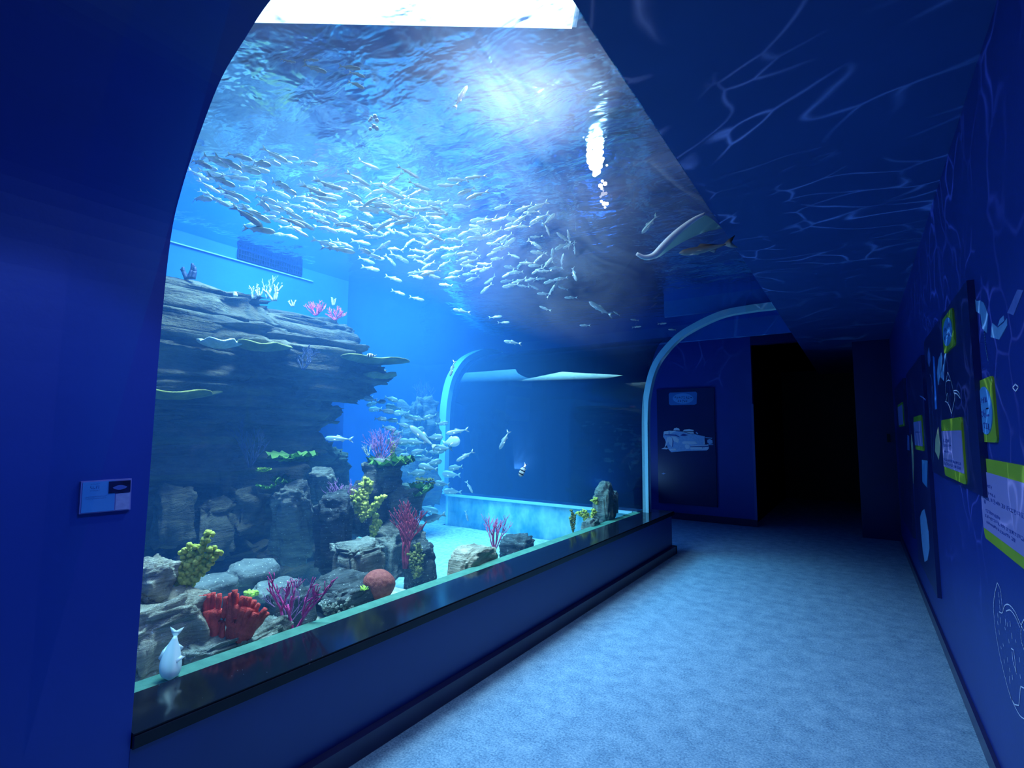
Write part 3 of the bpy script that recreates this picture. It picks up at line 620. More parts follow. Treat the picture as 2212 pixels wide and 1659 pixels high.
plate('plate_coral', 'long yellow-brown plate coral poking out beyond the cliff tip, upper one', 810, 776, 88, -3.66, M['plate'], seed=5, dep=.5)
plate('plate_coral', 'short yellow plate coral below the long one at the cliff tip', 820, 808, 38, -3.7, M['plate'], seed=6, dep=.8)

# ball sponge, barnacles, anemone
p, s = pl(818, 1262, -2.62); bm = bmesh.new(); add_rock(bm, (0, 0, 0), (36 * s, 38 * s, 33 * s), seed=74, sub=5, boxy=.95, namp=.035, nf=1.3, tilt=(-.3, 0))
o = obj('ball_sponge', bm, M['ball'], smooth=True, loc=p); tag(o, 'round rusty red ball sponge close to the glass at the foot of the tower', 'sponge')
p, s = pl(787, 1275, -2.56); bm = bmesh.new(); rr = random.Random(3)
for k in range(26):
    a = rr.uniform(0, 6.3); e = Vector((cos(a), sin(a), rr.uniform(.1, 1))) * 9 * s; tube(bm, [Vector((0, 0, 0)), e * .6, e], [.002, .002, .003], 5)
o = obj('anemone', bm, M['lime'], smooth=True, loc=p); tag(o, 'tiny yellow anemone at the left of the red ball sponge', 'anemone')
for (px, py, hw, lab, sd) in ((738, 1312, 22, 'cluster of brown and white barnacle shells on the sand by the glass', 5), (715, 1318, 14, 'smaller whitish barnacle cluster left of the brown one', 6)):
    p, s = pl(px, py, -2.5); bm = bmesh.new(); rr = random.Random(sd)
    for k in range(18):
        q = Vector((rr.uniform(-.5, .5), rr.uniform(-1, 1), rr.uniform(-.5, .7))) * hw * s; d = (q + Vector((0, 0, .02))).normalized()
        tube(bm, [q, q + d * .014, q + d * .016], [.011, .006, .003], 8)
    o = obj('barnacle_cluster', bm, M['r_rubble'], loc=p); tag(o, lab, 'barnacles')

# overflow grate and trim line at the water line
t = thing('overflow_grate', 'dark slotted overflow grate at the water line of the bright wall', 'grate', (TB, 2.40, WATER - .10))
bm = bmesh.new(); ln = .66
box(bm, 0, .02, 0, ln, 0, .010); box(bm, 0, .02, 0, ln, .088, .098); box(bm, 0, .02, 0, ln, .044, .052); obj('frame', bm, M['panel'], t)
bm = bmesh.new()
for i in range(27): box(bm, .002, .018, i * ln / 26 - .004, i * ln / 26 + .004, .01, .088)
obj('slats', bm, M['panel'], t)
bm = bx(TB, TB + .004, 2.40, 3.06, WATER - .10, WATER); o = obj('overflow_slot', bm, M['black']); tag(o, 'dark slot behind the overflow grate', 'slot')
struct('trim_6', bx(TB, TB + .012, .51, 3.2, WATER - .122, WATER - .112), M['rib'])

# ------------------------------------------------------------------ fish
def fish_mat(name, back, belly, rough=.28, metal=.25, stripes=None, zspan=.10):
    m, nt, b = new_mat(name); L = nt.links.new; b.inputs['Roughness'].default_value = rough; b.inputs['Metallic'].default_value = metal
    tc = nt.nodes.new('ShaderNodeTexCoord'); sp = nt.nodes.new('ShaderNodeSeparateXYZ'); L(tc.outputs['Object'], sp.inputs[0])
    mr = nt.nodes.new('ShaderNodeMapRange'); mr.inputs[1].default_value = -zspan; mr.inputs[2].default_value = zspan; L(sp.outputs[2], mr.inputs[0])
    r = ramp(nt, mr.outputs[0], [(.35, belly), (.7, back)]); last = r.outputs[0]
    if stripes:
        wv = nt.nodes.new('ShaderNodeMath'); wv.operation = 'SINE'; ml = nt.nodes.new('ShaderNodeMath'); ml.operation = 'MULTIPLY'; ml.inputs[1].default_value = stripes
        L(sp.outputs[0], ml.inputs[0]); L(ml.outputs[0], wv.inputs[0]); g = nt.nodes.new('ShaderNodeMath'); g.operation = 'GREATER_THAN'; g.inputs[1].default_value = .45; L(wv.outputs[0], g.inputs[0])
        mx = nt.nodes.new('ShaderNodeMixRGB'); mx.inputs[2].default_value = (.03, .04, .06, 1); L(g.outputs[0], mx.inputs[0]); L(last, mx.inputs[1]); last = mx.outputs[0]
    L(last, b.inputs['Base Color'])
    tl = nt.nodes.new('ShaderNodeBsdfTranslucent'); L(last, tl.inputs[0]); ms = nt.nodes.new('ShaderNodeMixShader'); ms.inputs[0].default_value = .4
    L(b.outputs[0], ms.inputs[1]); L(tl.outputs[0], ms.inputs[2]); L(ms.outputs[0], nt.nodes['Material Output'].inputs[0]); return m
M['silver'] = fish_mat('silver_fish_skin', (.42, .66, .74), (.90, .97, 1))
M['bream'] = fish_mat('bluegrey_fish_skin', (.22, .42, .50), (.55, .75, .80), .35, .1)
M['striped'] = fish_mat('striped_fish_skin', (.85, .85, .78), (.95, .95, .9), .4, 0, 26)
M['white'] = fish_mat('white_fish_skin', (.62, .86, .90), (.92, .98, 1), .4, .05)
M['eye'] = mat('fish_eye', (.01, .01, .015), None, 3, .15)

def fish_mesh(h=.10, w=.055, tail=.13, fork=.6, curve=0.0, dorsal=.05, seg=8, eye=True, deep=.42, n=11):
    """a fish of length 1, nose at x=.5, tail tips at x=-.5"""
    bm = bmesh.new(); rings = []
    body0 = -.5 + .17
    for i in range(n + 1):
        t = i / n; x = .5 - t * (.5 - body0)
        prof = max(.02, (sin(pi * min(1, t ** .62 * .97 + .015)) ** .75)) if t < 1 else .02
        prof = max(prof, .16 if t > .5 else 0.06)
        hh = h * prof; ww = w * max(.08, prof ** 1.1)
        rings.append([bm.verts.new((x, cos(2 * pi * k / seg) * ww, sin(2 * pi * k / seg) * hh + (h * .04 * (1 - t)))) for k in range(seg)])
    for i in range(n):
        for k in range(seg): bm.faces.new((rings[i][k], rings[i][(k + 1) % seg], rings[i + 1][(k + 1) % seg], rings[i + 1][k]))
    bm.faces.new(rings[0][::-1]); bm.faces.new(rings[-1])
    def fin(pts, th=.004):
        A = [bm.verts.new((p[0], th * (1 if len(p) < 3 else 1) + (p[2] if len(p) > 2 else 0), p[1])) for p in pts]
        B = [bm.verts.new((p[0], -th + (p[2] if len(p) > 2 else 0), p[1])) for p in pts]; k = len(pts)
        for i in range(k): bm.faces.new((A[i], A[(i + 1) % k], B[(i + 1) % k], B[i]))
        bm.faces.new(A[::-1]); bm.faces.new(B)
    xt = body0
    fin([(xt + .03, .014), (xt - .06, tail * .62), (-.5, tail), (-.5 + .10 * fork + .02, 0.0), (-.5, -tail), (xt - .06, -tail * .62), (xt + .03, -.014)])
    fin([(.16, h * .80), (.08, h * .95 + dorsal), (-.06, h * .8 + dorsal * .5), (-.20, h * .42), (-.1, h * .5)])
    fin([(-.05, -h * .75), (-.12, -h * .75 - dorsal * .9), (-.20, -h * .35)])
    for sg in (1, -1): fin([(.22, -h * .25, sg * w * .8), (.12, -h * .75, sg * w * 1.9), (.08, -h * .45, sg * w * 1.5), (.17, -h * .1, sg * w * .8)], .003)
    if curve:
        for v in bm.verts: v.co.y += curve * (v.co.x - .1) ** 2 * (1 if v.co.x < .1 else .4)
    me = D.meshes.new('fish'); bmesh.ops.recalc_face_normals(bm, faces=bm.faces); bm.to_mesh(me); bm.free()
    for p in me.polygons: p.use_smooth = True
    return me
FM = {}
for k, c in enumerate((0, .35, -.35, .6)): FM['s%d' % k] = fish_mesh(.092, .05, .12, .7, c); FM['s%d' % k].materials.append(M['silver'])
for k, c in enumerate((0, .3)): FM['b%d' % k] = fish_mesh(.165, .06, .13, .5, c, .05); FM['b%d' % k].materials.append(M['bream'])
FM['st'] = fish_mesh(.19, .06, .13, .5, .1, .05); FM['st'].materials.append(M['striped'])
FM['w'] = fish_mesh(.22, .10, .14, .5, .25, .05, 12); FM['w'].materials.append(M['white'])
def orient(o, hd, roll=0):
    x = hd.normalized(); z = Vector((0, 0, 1)) - x * x.z
    z = z.normalized() if z.length > .15 else (UP - x * UP.dot(x)).normalized(); y = z.cross(x)
    o.matrix_world = Matrix.Translation(o.location) @ (Matrix((x, y, z)).transposed() @ Matrix.Rotation(roll, 3, 'X')).to_4x4() @ Matrix.Diagonal((*([o['_s']] * 3), 1))
def put_fish(name, kind, px, py, length_px, ang, dep, label, group=None, turn=0.0, roll=0):
    """ang: which way the head points in the view, degrees anticlockwise from right; turn: towards (+) or away from the viewer"""
    d = ray(px, py); p = CAM + d * dep; o = D.objects.new(name, FM[kind]); C.objects.link(o); o.location = p
    o['_s'] = length_px * dep / FPX / max(.4, cos(turn)); a = radians(ang)
    orient(o, (RT * cos(a) + UP * sin(a)) * cos(turn) - FWD * sin(turn), roll); del o['_s']
    tag(o, label, 'fish', group); return o
def glass_depth(px, py):
    """how far along the line of sight the clear arch is"""
    d = ray(px, py); t = 1.2
    while t < 8:
        p = CAM + d * t
        for a, b in zip(PF, PF[1:]):
            pass
        if p.x < -2.213: return t
        if p.z > SILL:
            # inside the arch profile while below/right of it
            x = p.x
            zz = None
            for a, b in zip(PF, PF[1:]):
                if a[0] <= x <= b[0]: zz = a[1] + (b[1] - a[1]) * (x - a[0]) / max(1e-6, b[0] - a[0])
            if x > EDGE: zz = CEIL
            if zz is not None and p.z > zz: return t
        t += .02
    return 8
rf = random.Random(11)
def inpoly(x, y, P):
    c = False; j = len(P) - 1
    for i in range(len(P)):
        if (P[i][1] > y) != (P[j][1] > y) and x < (P[j][0] - P[i][0]) * (y - P[i][1]) / (P[j][1] - P[i][1]) + P[i][0]: c = not c
        j = i
    return c
POLY = [(415, 330), (520, 318), (640, 330), (760, 355), (850, 360), (940, 345), (1010, 365), (1090, 420), (1190, 455), (1245, 520), (1240, 610), (1190, 640), (1090, 622), (1000, 640), (900, 610), (800, 575), (700, 535), (600, 510), (500, 480), (400, 440)]
NS = 0; pts_used = []; tries = 0
LAB_L = 'small silvery fish in the left wing of the dense school, below the water surface'
LAB_M = 'small silvery fish in the packed middle of the school below the water surface'
LAB_R = 'small bright fish at the right end of the school, turning back on itself'
while NS < 262 and tries < 40000:
    tries += 1
    px, py = rf.uniform(400, 1250), rf.uniform(315, 645)
    if not inpoly(px, py, POLY): continue
    mid = 380 + (px - 420) * .235; w = 1 - min(1, abs(py - mid - 25) / 120) * .75
    if px < 700: w *= .6
    if rf.random() > w: continue
    if any(abs(px - a) < 13 and abs(py - b) < 7 for a, b in pts_used): continue
    g = glass_depth(px, py) + .12; d = ray(px, py); s_ = (WATER - .07 - EYE) / d.z if d.z > 0 else 9
    if (CAM + d * g).y < YN + .12: continue
    if s_ < g + .05: s_ = g + .05; 
    if (CAM + d * g).z > WATER - .05: continue
    t = rf.uniform(g, min(s_, g + 1.7)); p = CAM + d * t
    if p.x < TB + .25: continue
    if p.y > 5.9: continue
    pts_used.append((px, py)); NS += 1
    left = px < 800 or (px < 950 and rf.random() < .5)
    ang = (-18 + rf.gauss(0, 9)) if left else (180 + rf.gauss(14, 16) if rf.random() < .8 else rf.uniform(-40, 40))
    if px > 1180: ang = rf.choice((90, -80, 150, 200, 60)) + rf.uniform(-15, 15)
    L_px = rf.uniform(.115, .150) * FPX / t
    put_fish('school_fish', 's%d' % rf.randrange(4), px, py, L_px, ang, t, LAB_L if px < 700 else (LAB_M if px < 1080 else LAB_R),
             'school of small silvery fish', rf.uniform(-.5, .5), rf.uniform(-.3, .3))
# fish that stand clear of the school
FS = 'single silvery fish below and around the school'
for (px, py, L, a, k, t, lab) in [
    (1108, 740, 40, 172, 's0', 4.6, 'lone silvery fish swimming left in the open water below the school'),
    (977, 796, 36, -105, 's1', 4.4, 'thin silvery fish hanging vertically beside the top of the far arch'),
    (998, 672, 40, 170, 's0', 4.4, 'silvery fish just below the left half of the school, with a raised tail'),
    (1070, 685, 30, 5, 's0', 4.6, 'upper one of a close pair of silvery fish below the school'),
    (1088, 697, 26, 2, 's2', 4.6, 'lower one of a close pair of silvery fish below the school'),
    (1178, 667, 28, 160, 's1', 4.8, 'silvery fish tilted head-up below the middle of the school'),
    (1264, 703, 25, 180, 's0', 5.0, 'silvery fish at the lower right of the school, near the pale drifting one'),
    (1234, 643, 30, -178, 's0', 5.0, 'slim silvery fish at the lower right corner of the school'),
    (1297, 668, 60, 150, 's1', 5.0, 'long pale fish with a bright white head right of the school'),
    (1332, 677, 18, 150, 's0', 5.2, 'small pale fish beside the long pale one right of the school'),
    (1371, 691, 20, 175, 's0', 5.3, 'upper one of two tiny fish near the far arch'),
    (1375, 706, 20, 5, 's0', 5.3, 'lower one of two tiny fish near the far arch'),
    (1430, 699, 20, 5, 's2', 5.3, 'faint tiny fish just before the curve of the far arch'),
    (1452, 712, 18, 178, 's0', 5.3, 'faintest tiny fish touching the curve of the far arch'),
    (1243, 482, 34, 95, 's0', 4.2, 'thin fish hanging tail-down, upper one right of the school'),
    (1241, 538, 26, -85, 's0', 4.2, 'thin fish hanging head-down, lower one right of the school'),
    (1218, 515, 40, 145, 's3', 4.2, 'pale slanting fish in the open blue right of the school'),
    (900, 645, 36, -15, 's0', 4.4, 'silvery fish under the school just left of its lowest bulge'),
    (920, 588, 38, -12, 's0', 4.2, 'silvery fish on the lower left fringe of the school'),
    (860, 632, 34, -20, 's0', 4.4, 'silvery fish on the lower left fringe of the school, nearest the wall corner'),
    (800, 580, 44, -14, 's0', 4.2, 'silvery fish right of the wall corner, upper one'),
    (850, 602, 42, -20, 's0', 4.2, 'silvery fish right of the wall corner, lower one'),
    (1255, 480, 20, 100, 's0', 4.4, 'tiny upright fish right of the school'),
    (733, 948, 60, 176, 's0', 3.9, 'larger silvery fish swimming left towards the cliff, left of the purple coral'),
    (1090, 950, 46, -118, 's2', 4.3, 'silvery fish swimming steeply down in front of the far window'),
    (1014, 1052, 30, -60, 's0', 5.2, 'small silvery fish above the left end of the blue ledge'),
    (1008, 1114, 24, -75, 's0', 5.2, 'small silvery fish diving along the blue ledge'),
    (988, 932, 50, 190, 's3', 4.5, 'slim silvery fish above the large pale fish'),
    (1005, 985, 44, -150, 's1', 4.5, 'slim silvery fish below the large pale fish')]:
    put_fish('silver_fish', k, px, py, L, a, t, lab, FS, .15)
for (px, py, L, a, k, lab) in [(625, 133, 30, -8, 's0', 'small cyan fish near the top of the arch, upper left one'), (615, 130, 20, -20, 's1', 'tiny cyan fish near the top of the arch, leftmost'),
    (680, 148, 56, -20, 's0', 'long cyan fish near the top of the arch, lower one'), (672, 130, 34, 0, 's0', 'cyan fish between its two neighbours near the top of the arch'),
    (755, 146, 50, -8, 's0', 'cyan fish near the top of the arch, right one'), (770, 160, 40, -20, 's1', 'cyan fish near the top of the arch, just below the right one'),
    (768, 182, 42, -25, 's1', 'cyan fish near the top of the arch, lowest of the small group'), (995, 210, 58, 60, 's0', 'long thin pale fish pointing up towards the lamp glare')]:
    g = glass_depth(px, py); d = ray(px, py); t = min(g + .10, (WATER - .05 - EYE) / d.z)
    put_fish('silver_fish', k, px, py, L, a, t, lab, 'fish close under the surface near the top of the arch')
# blue-grey bream hovering right of the cliff and behind the tower
bp_ = [(800, 862), (822, 868), (845, 862), (812, 884), (835, 888), (850, 880), (822, 905), (845, 908), (868, 892), (880, 900), (870, 918), (858, 935), (840, 925), (862, 955), (880, 960), (900, 955),
       (905, 975), (880, 985), (862, 975), (915, 990), (940, 975), (958, 968), (935, 1000), (898, 1022), (955, 1045), (978, 1062), (975, 1025), (985, 1010), (925, 1010), (872, 1000), (938, 945), (955, 915), (930, 900), (905, 905),
       (890, 1105), (925, 1100), (940, 1118), (915, 1120), (792, 858), (806, 872), (900, 930), (850, 950)]
for i, (px, py) in enumerate(bp_):
    big = py > 940
    put_fish('bream', 'b%d' % (i % 2), px, py, rf.uniform(26, 34) if not big else rf.uniform(32, 46), rf.choice((182, 175, 190, 8, -6)) + rf.uniform(-12, 12), rf.uniform(4.6, 5.6),
             'blue-grey bream in the loose cluster between the cliff and the far arch' if py < 1090 else 'blue-grey bream low behind the right side of the rock tower', 'blue-grey bream hovering by the rock tower', rf.uniform(-.5, .5))
put_fish('striped_fish', 'st', 803, 768, 22, 176, 3.72, 'small black and white striped fish in front of the cliff tip')
put_fish('striped_fish', 'st', 1130, 1015, 32, -115, 4.3, 'black and white striped fish nose-down in front of the far window')
put_fish('pale_fish', 'w', 973, 955, 44, 10, 4.6, 'large pale rounded fish in front of the foot of the far arch', None, .5)
put_fish('pale_fish', 's1', 915, 945, 78, 140, 4.4, 'long glowing white fish slanting down towards the large pale fish')
# the white fish close to the glass, nose down
f = put_fish('white_fish', 'w', 372, 1412, 86, -72, (at(372, 1412, 0, -2.36) - CAM).dot(FWD), 'large white fish nose-down against the glass at the lower left corner', None, .6, radians(60))
bm = bmesh.new()
for sg in (1, -1): bmesh.ops.create_uvsphere(bm, u_segments=10, v_segments=8, radius=.018, matrix=Matrix.Translation((.40, .062 * sg, .02)))
obj('eye', bm, M['eye'], f, smooth=True)
# the ray gliding over the arch, seen edge-on, and the brown shark behind it
def wing(name, label, cat, line, w0, m, dep, slope=.6, th=.012):
    P = [CAM + ray(*q) * dep for q in line]; bm = bmesh.new(); rows = []
    n = len(P)
    for i, p in enumerate(P):
        t = i / (n - 1); w = w0 * (.05 + .95 * t ** 1.6); d = (FWD * .75 + RT * .62 - UP * .04).normalized()
        rows.append([p + d * w * k / 5 + Vector((0, 0, .03 * sin(k * .6) * w)) for k in range(6)])
    c = P[0].copy(); strip(bm, [[q - c for q in r] for r in rows]); bmesh.ops.solidify(bm, geom=bm.faces[:], thickness=th)
    o = obj(name, bm, m, smooth=True, loc=c); tag(o, label, cat); return o
crv = [(v.x, v.y) for v in crom([(1375, 548), (1392, 556), (1412, 552), (1432, 532), (1452, 512), (1475, 492), (1500, 474), (1522, 462)], 4)]
ry = wing('stingray', 'white-bellied ray gliding over the arch, its edge a bright S-shaped line', 'ray', crv, .34, M['bream'], 3.2, 1.0, .010)
bm = bmesh.new(); P = [CAM + ray(*q) * 3.2 - ry.location for q in crv]; tube(bm, P, [.006 + .016 * sin(pi * min(1, .1 + i / len(P) * .85)) for i in range(len(P))], 8)
obj('fin_edge', bm, M['whitelit'], ry, smooth=True)
M['shark'] = fish_mat('brown_shark_skin', (.22, .17, .17), (.55, .6, .62), .5, 0)
FM['sh'] = fish_mesh(.07, .06, .12, .6, .4, .05, 12); FM['sh'].materials.append(M['shark'])
put_fish('shark', 'sh', 1525, 538, 120, 190, 3.6, 'brown slender shark under the surface, below the white-edged ray')
put_fish('pale_fish', 's1', 1403, 485, 52, 230, 3.3, 'small blurred pale fish left of the white-edged ray')
# bubbles, and glowing blobs standing in for a bright glint on the water surface
M['bubble'] = mat('bubble_skin', (.7, .9, 1), None, 3, .05, spec=1)
t = thing('surface_glint', 'glowing white blobs standing for a glint on the water surface, right of the school', 'lamp', CAM + ray(1285, 345) * ((WATER - .06 - EYE) / ray(1285, 345).z))
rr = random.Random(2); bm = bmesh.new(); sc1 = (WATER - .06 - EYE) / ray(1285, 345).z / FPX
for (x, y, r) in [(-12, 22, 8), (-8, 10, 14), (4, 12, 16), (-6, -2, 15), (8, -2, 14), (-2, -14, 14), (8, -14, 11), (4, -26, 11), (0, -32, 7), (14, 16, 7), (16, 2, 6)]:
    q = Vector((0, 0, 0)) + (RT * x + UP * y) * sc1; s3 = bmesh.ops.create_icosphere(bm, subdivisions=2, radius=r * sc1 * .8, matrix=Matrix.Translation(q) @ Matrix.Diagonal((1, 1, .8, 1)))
obj('lens', bm, M['glinthot'], t, smooth=True)  # glowing blobs that form the core of the glint
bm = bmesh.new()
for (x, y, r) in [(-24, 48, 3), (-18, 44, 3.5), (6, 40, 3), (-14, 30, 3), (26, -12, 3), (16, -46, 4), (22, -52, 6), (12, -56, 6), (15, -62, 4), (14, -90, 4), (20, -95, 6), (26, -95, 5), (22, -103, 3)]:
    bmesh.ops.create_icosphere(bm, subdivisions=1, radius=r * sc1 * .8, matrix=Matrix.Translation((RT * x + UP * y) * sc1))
obj('glints', bm, M['glinthot'], t, smooth=True)
for (px, py, r, k) in ((805, 262, 9, 14),):
    p = CAM + ray(px, py) * 2.6; bm = bmesh.new()
    for i in range(k): bmesh.ops.create_icosphere(bm, subdivisions=2, radius=rr.uniform(2, 5) / FPX * 2.6, matrix=Matrix.Translation((RT * rr.uniform(-10, 10) + UP * rr.uniform(-18, 18)) * 2.6 / FPX))
    o = obj('bubbles', bm, M['bubble'], smooth=True, loc=p); tag(o, 'small cluster of bubbles clinging to the arch at the upper left', 'bubbles')

# ------------------------------------------------------------------ signs, panels and drawings
M['lime_sign'] = mat('lime_sign_board', (.20, .36, .02), (.18, .32, .02), 3, .4)
M['lilac'] = mat('lilac_sign_face', (.22, .22, .56), None, 3, .4)
M['sky'] = mat('sky_sign_face', (.07, .28, .66), (.06, .25, .60), 8, .4)
M['ink'] = mat('dark_ink', (.02, .05, .32), None, 3, .6)
M['line'] = mat('pale_drawn_line', (.60, .68, .95), None, 3, .5)
M['dimline'] = mat('dim_print', (.10, .16, .50), (.05, .10, .40), 12, .5)
M['greyblue'] = mat('grey_blue_print', (.14, .34, .66), (.10, .28, .58), 30, .5)
M['khaki'] = mat('khaki_print', (.42, .46, .30), None, 20, .5)
M['photo'] = mat('dark_photo', (.004, .012, .10), (.003, .005, .03), 20, .35)
XP = XRW - .025
def wallpoly(pts, X, th=.003, m=None):      # polygon given in spots of the photograph on the wall plane x = X
    q = [at(x, y, 0, X) for x, y in pts]; return [(v.y, v.z) for v in q]
def slab(bm, yz, x0, x1): prism(bm, yz, 0, x0, x1)
def rrect(y0, y1, z0, z1, r, n=5):
    out = []
    for cy, cz, a0 in ((y1 - r, z1 - r, 0), (y0 + r, z1 - r, pi / 2), (y0 + r, z0 + r, pi), (y1 - r, z0 + r, 3 * pi / 2)):
        for i in range(n + 1): a = a0 + i / n * pi / 2; out.append((cy + r * cos(a), cz + r * sin(a)))
    return out
def oval(cy, cz, a, b, n=32): return [(cy + a * cos(2 * pi * i / n), cz + b * sin(2 * pi * i / n)) for i in range(n)]
def scribble(bm, y0, y1, z0, z1, n, rr, x, th=.0008):
    """blurred unreadable characters: cells of short strokes, read from y1 (left) to y0"""
    w = (y1 - y0) / n
    for i in range(n):
        c0 = y1 - (i + .9) * w; c1 = y1 - (i + .1) * w
        for k in range(4):
            if rr.random() < .5:
                z = rr.uniform(z0, z1); t = (z1 - z0) * .11; a, b = sorted((rr.uniform(c0, c1), rr.uniform(c0, c1)))
                if b - a < w * .3: a, b = c0, c1
                box(bm, x - th, x, a, b, z - t / 2, z + t / 2)
            else:
                y = rr.uniform(c0, c1); t = w * .12; box(bm, x - th, x, y - t / 2, y + t / 2, z0 + (z1 - z0) * rr.uniform(0, .3), z1 - (z1 - z0) * rr.uniform(0, .3))
# raised dark display boards
def board(label, y0, y1, z0, z1, X):
    o = obj('display_board', bx(X, XRW, y0, y1, z0, z1), M['panel']); tag(o, label, 'display board'); return o
board('near dark raised board on the right wall carrying two lime-framed signs', 2.87, 4.62, 1.25, 2.165, XP)
board('tall dark raised board on the right wall reaching almost to the floor', 4.86, 6.3, .34, 2.1, XP)
board('farthest dark raised board on the right wall, just before the opening', 6.75, 8.3, .45, 2.1, XP)
def sign(label, y0, y1, z0, z1, X, face='sky', oval_=True, rows=(), seed=1, bandt=.0):
    t = thing('wall_sign', label, 'sign', (X, y1, z0), 0, None); rr = random.Random(seed); P = t.location
    def loc(bm):
        for v in bm.verts: v.co -= P
        return bm
    bm = bmesh.new(); slab(bm, rrect(y0, y1, z0, z1, min(.03, (y1 - y0) * .2)), X - .008, X); bmesh.ops.bevel(bm, geom=[e for e in bm.edges if e.verts[0].co.x == e.verts[1].co.x and e.verts[0].co.x < X - .004], offset=.002, segments=1, affect='EDGES'); obj('board', loc(bm), M['lime_sign'], t)
    bm = bmesh.new(); cy, cz = (y0 + y1) / 2, (z0 + z1) / 2
    if oval_: slab(bm, oval(cy, cz, (y1 - y0) * .42, (z1 - z0) * .38), X - .0105, X - .0075)
    else: slab(bm, [(y0 + .004, z0 + (z1 - z0) * bandt * .8), (y1 - .012, z0 + (z1 - z0) * bandt * .8), (y1 - .012, z1 - (z1 - z0) * bandt), (y0 + .004, z1 - (z1 - z0) * bandt)], X - .0105, X - .0075)
    obj('face', loc(bm), M[face], t)
    bm = bmesh.new()
    for (a, b, c, d, n) in rows:
        H = z1 - z0; Wd = y1 - y0; scribble(bm, y0 + a * Wd, y0 + b * Wd, z0 + c * H, z0 + d * H, n, rr, X - .0105)
    if rows: obj('lettering', loc(bm), M['ink'], t)
    return t
sign('lime sign with blue oval, upper one on the near dark board', 3.24, 3.61, 1.942, 2.128, XP, 'sky', True, [(.22, .78, .55, .68, 3), (.22, .78, .33, .46, 3)], 3)
sign('lime sign with a blue oval and dark characters above the large lilac sign', 2.64, 2.97, 1.475, 1.731, XRW, 'sky', True,
     [(.25, .85, .60, .72, 3), (.22, .80, .38, .53, 3), (.22, .80, .18, .31, 4)], 4)
sign('lilac text sign with lime bands in the middle of the near dark board', 3.22, 3.93, 1.27, 1.59, XP, 'lilac', False, [(.55, .9, .60, .66, 5), (.5, .9, .52, .57, 6), (.1, .95, .27, .32, 16), (.1, .95, .20, .25, 16), (.5, .9, .42, .46, 7)], 5, .2)
sign('largest lilac text sign with lime bands, cut by the right edge of the view', 1.75, 3.03, 1.063, 1.406, XRW, 'lilac', False,
     [(.92, .97, .74, .84, 1), (.80, .95, .66, .70, 7), (.76, .93, .575, .61, 6), (.15, .95, .50, .55, 22), (.91, .95, .44, .49, 2), (.72, .93, .35, .39, 10), (.30, .95, .28, .32, 20), (.55, .93, .21, .25, 14)], 6, .16)
sign('small lilac sign with lime bands on the tall dark board', 5.05, 5.72, 1.38, 1.66, XP, 'lilac', False, [(.2, .8, .5, .55, 8)], 7, .16)
sign('small dim violet sign on the farthest dark board', 6.95, 7.7, 1.60, 1.86, XP, 'lilac', False, [], 8, .1)
def decal(name, label, polys, X, m, cat='drawing', th=.002, lines=(), lr=.0022, m2=None):
    t = None; bm = bmesh.new()
    for P in polys: slab(bm, wallpoly(P, X), X - th, X - .0003)
    for Lp in lines:
        q = [at(x, y, 0, X - .001) for x, y in Lp]; q = [Vector(v) for v in crom([tuple(v) for v in q], 4)] if len(q) > 3 else q
        for a, b in zip(q, q[1:]):
            d = b - a; d.x = 0
            if d.length < 1e-5: continue
            nn = Vector((0, -d.z, d.y)).normalized() * lr
            e = d.normalized() * lr * .6
            vs = [bm.verts.new((X - .0012, (c).y, (c).z)) for c in (a - nn - e, b - nn + e, b + nn + e, a + nn - e)]; bm.faces.new(vs)
    o = obj(name, bm, m); tag(o, label, cat); return o
def c4(P): return [(1980 + x * .16873, 620 + y * .16873) for x, y in P]
def c2(P): return [(1920 + x * .3673, 1050 + y * .3673) for x, y in P]
def c5(P): return [(1940 + x * .15666, 740 + y * .15666) for x, y in P]
decal('diver_picture', 'pale blue diver shape with a trailing thin line, top of the near right wall', [c4([(755, 155), (775, 180), (820, 170), (865, 200), (890, 260), (922, 355), (905, 590), (850, 530), (825, 350), (770, 310), (760, 230)])], XRW, M['greyblue'], lines=[c4([(862, 545), (875, 680), (888, 800), (915, 940)])], lr=.004)
decal('chevron_picture', 'pale blue notched chevron shape beside the diver shape', [c4([(975, 460), (1045, 520), (1065, 672), (955, 640)]), c4([(1045, 520), (1120, 460), (1165, 400), (1168, 490), (1065, 672)]), c4([(1045, 505), (1075, 410), (1120, 365), (1128, 430)])], XRW, M['greyblue'])
decal('light_beam_picture', 'dim slanting beam printed above the chevron shape', [c4([(1300, 30), (1375, 40), (1250, 360), (1170, 330)])], XRW, M['dimline'])
decal('emblem', 'tiny outlined diamond on the near right wall', [], XRW, M['line'], lines=[c4(P) for P in ([(1265, 1245), (1304, 1280)], [(1304, 1280), (1270, 1335)], [(1270, 1335), (1228, 1290)], [(1228, 1290), (1265, 1245)])], lr=.0025)
sp_ = []
for (x, y, l) in [(645, 640, 25), (650, 680, 20), (652, 715, 30), (640, 760, 25), (655, 790, 30), (648, 860, 25), (685, 800, 35), (683, 838, 15), (713, 810, 30), (722, 880, 30), (705, 912, 20), (746, 912, 15), (672, 935, 15), (659, 950, 15), (698, 1022, 25), (678, 1030, 20), (768, 1022, 25), (710, 1082, 20), (710, 1140, 40), (726, 1125, 25), (772, 1120, 20), (640, 805, 20), (697, 815, 20)]:
    sp_.append(c2([(x, y - l / 2), (x + 3, y + l / 2)]))
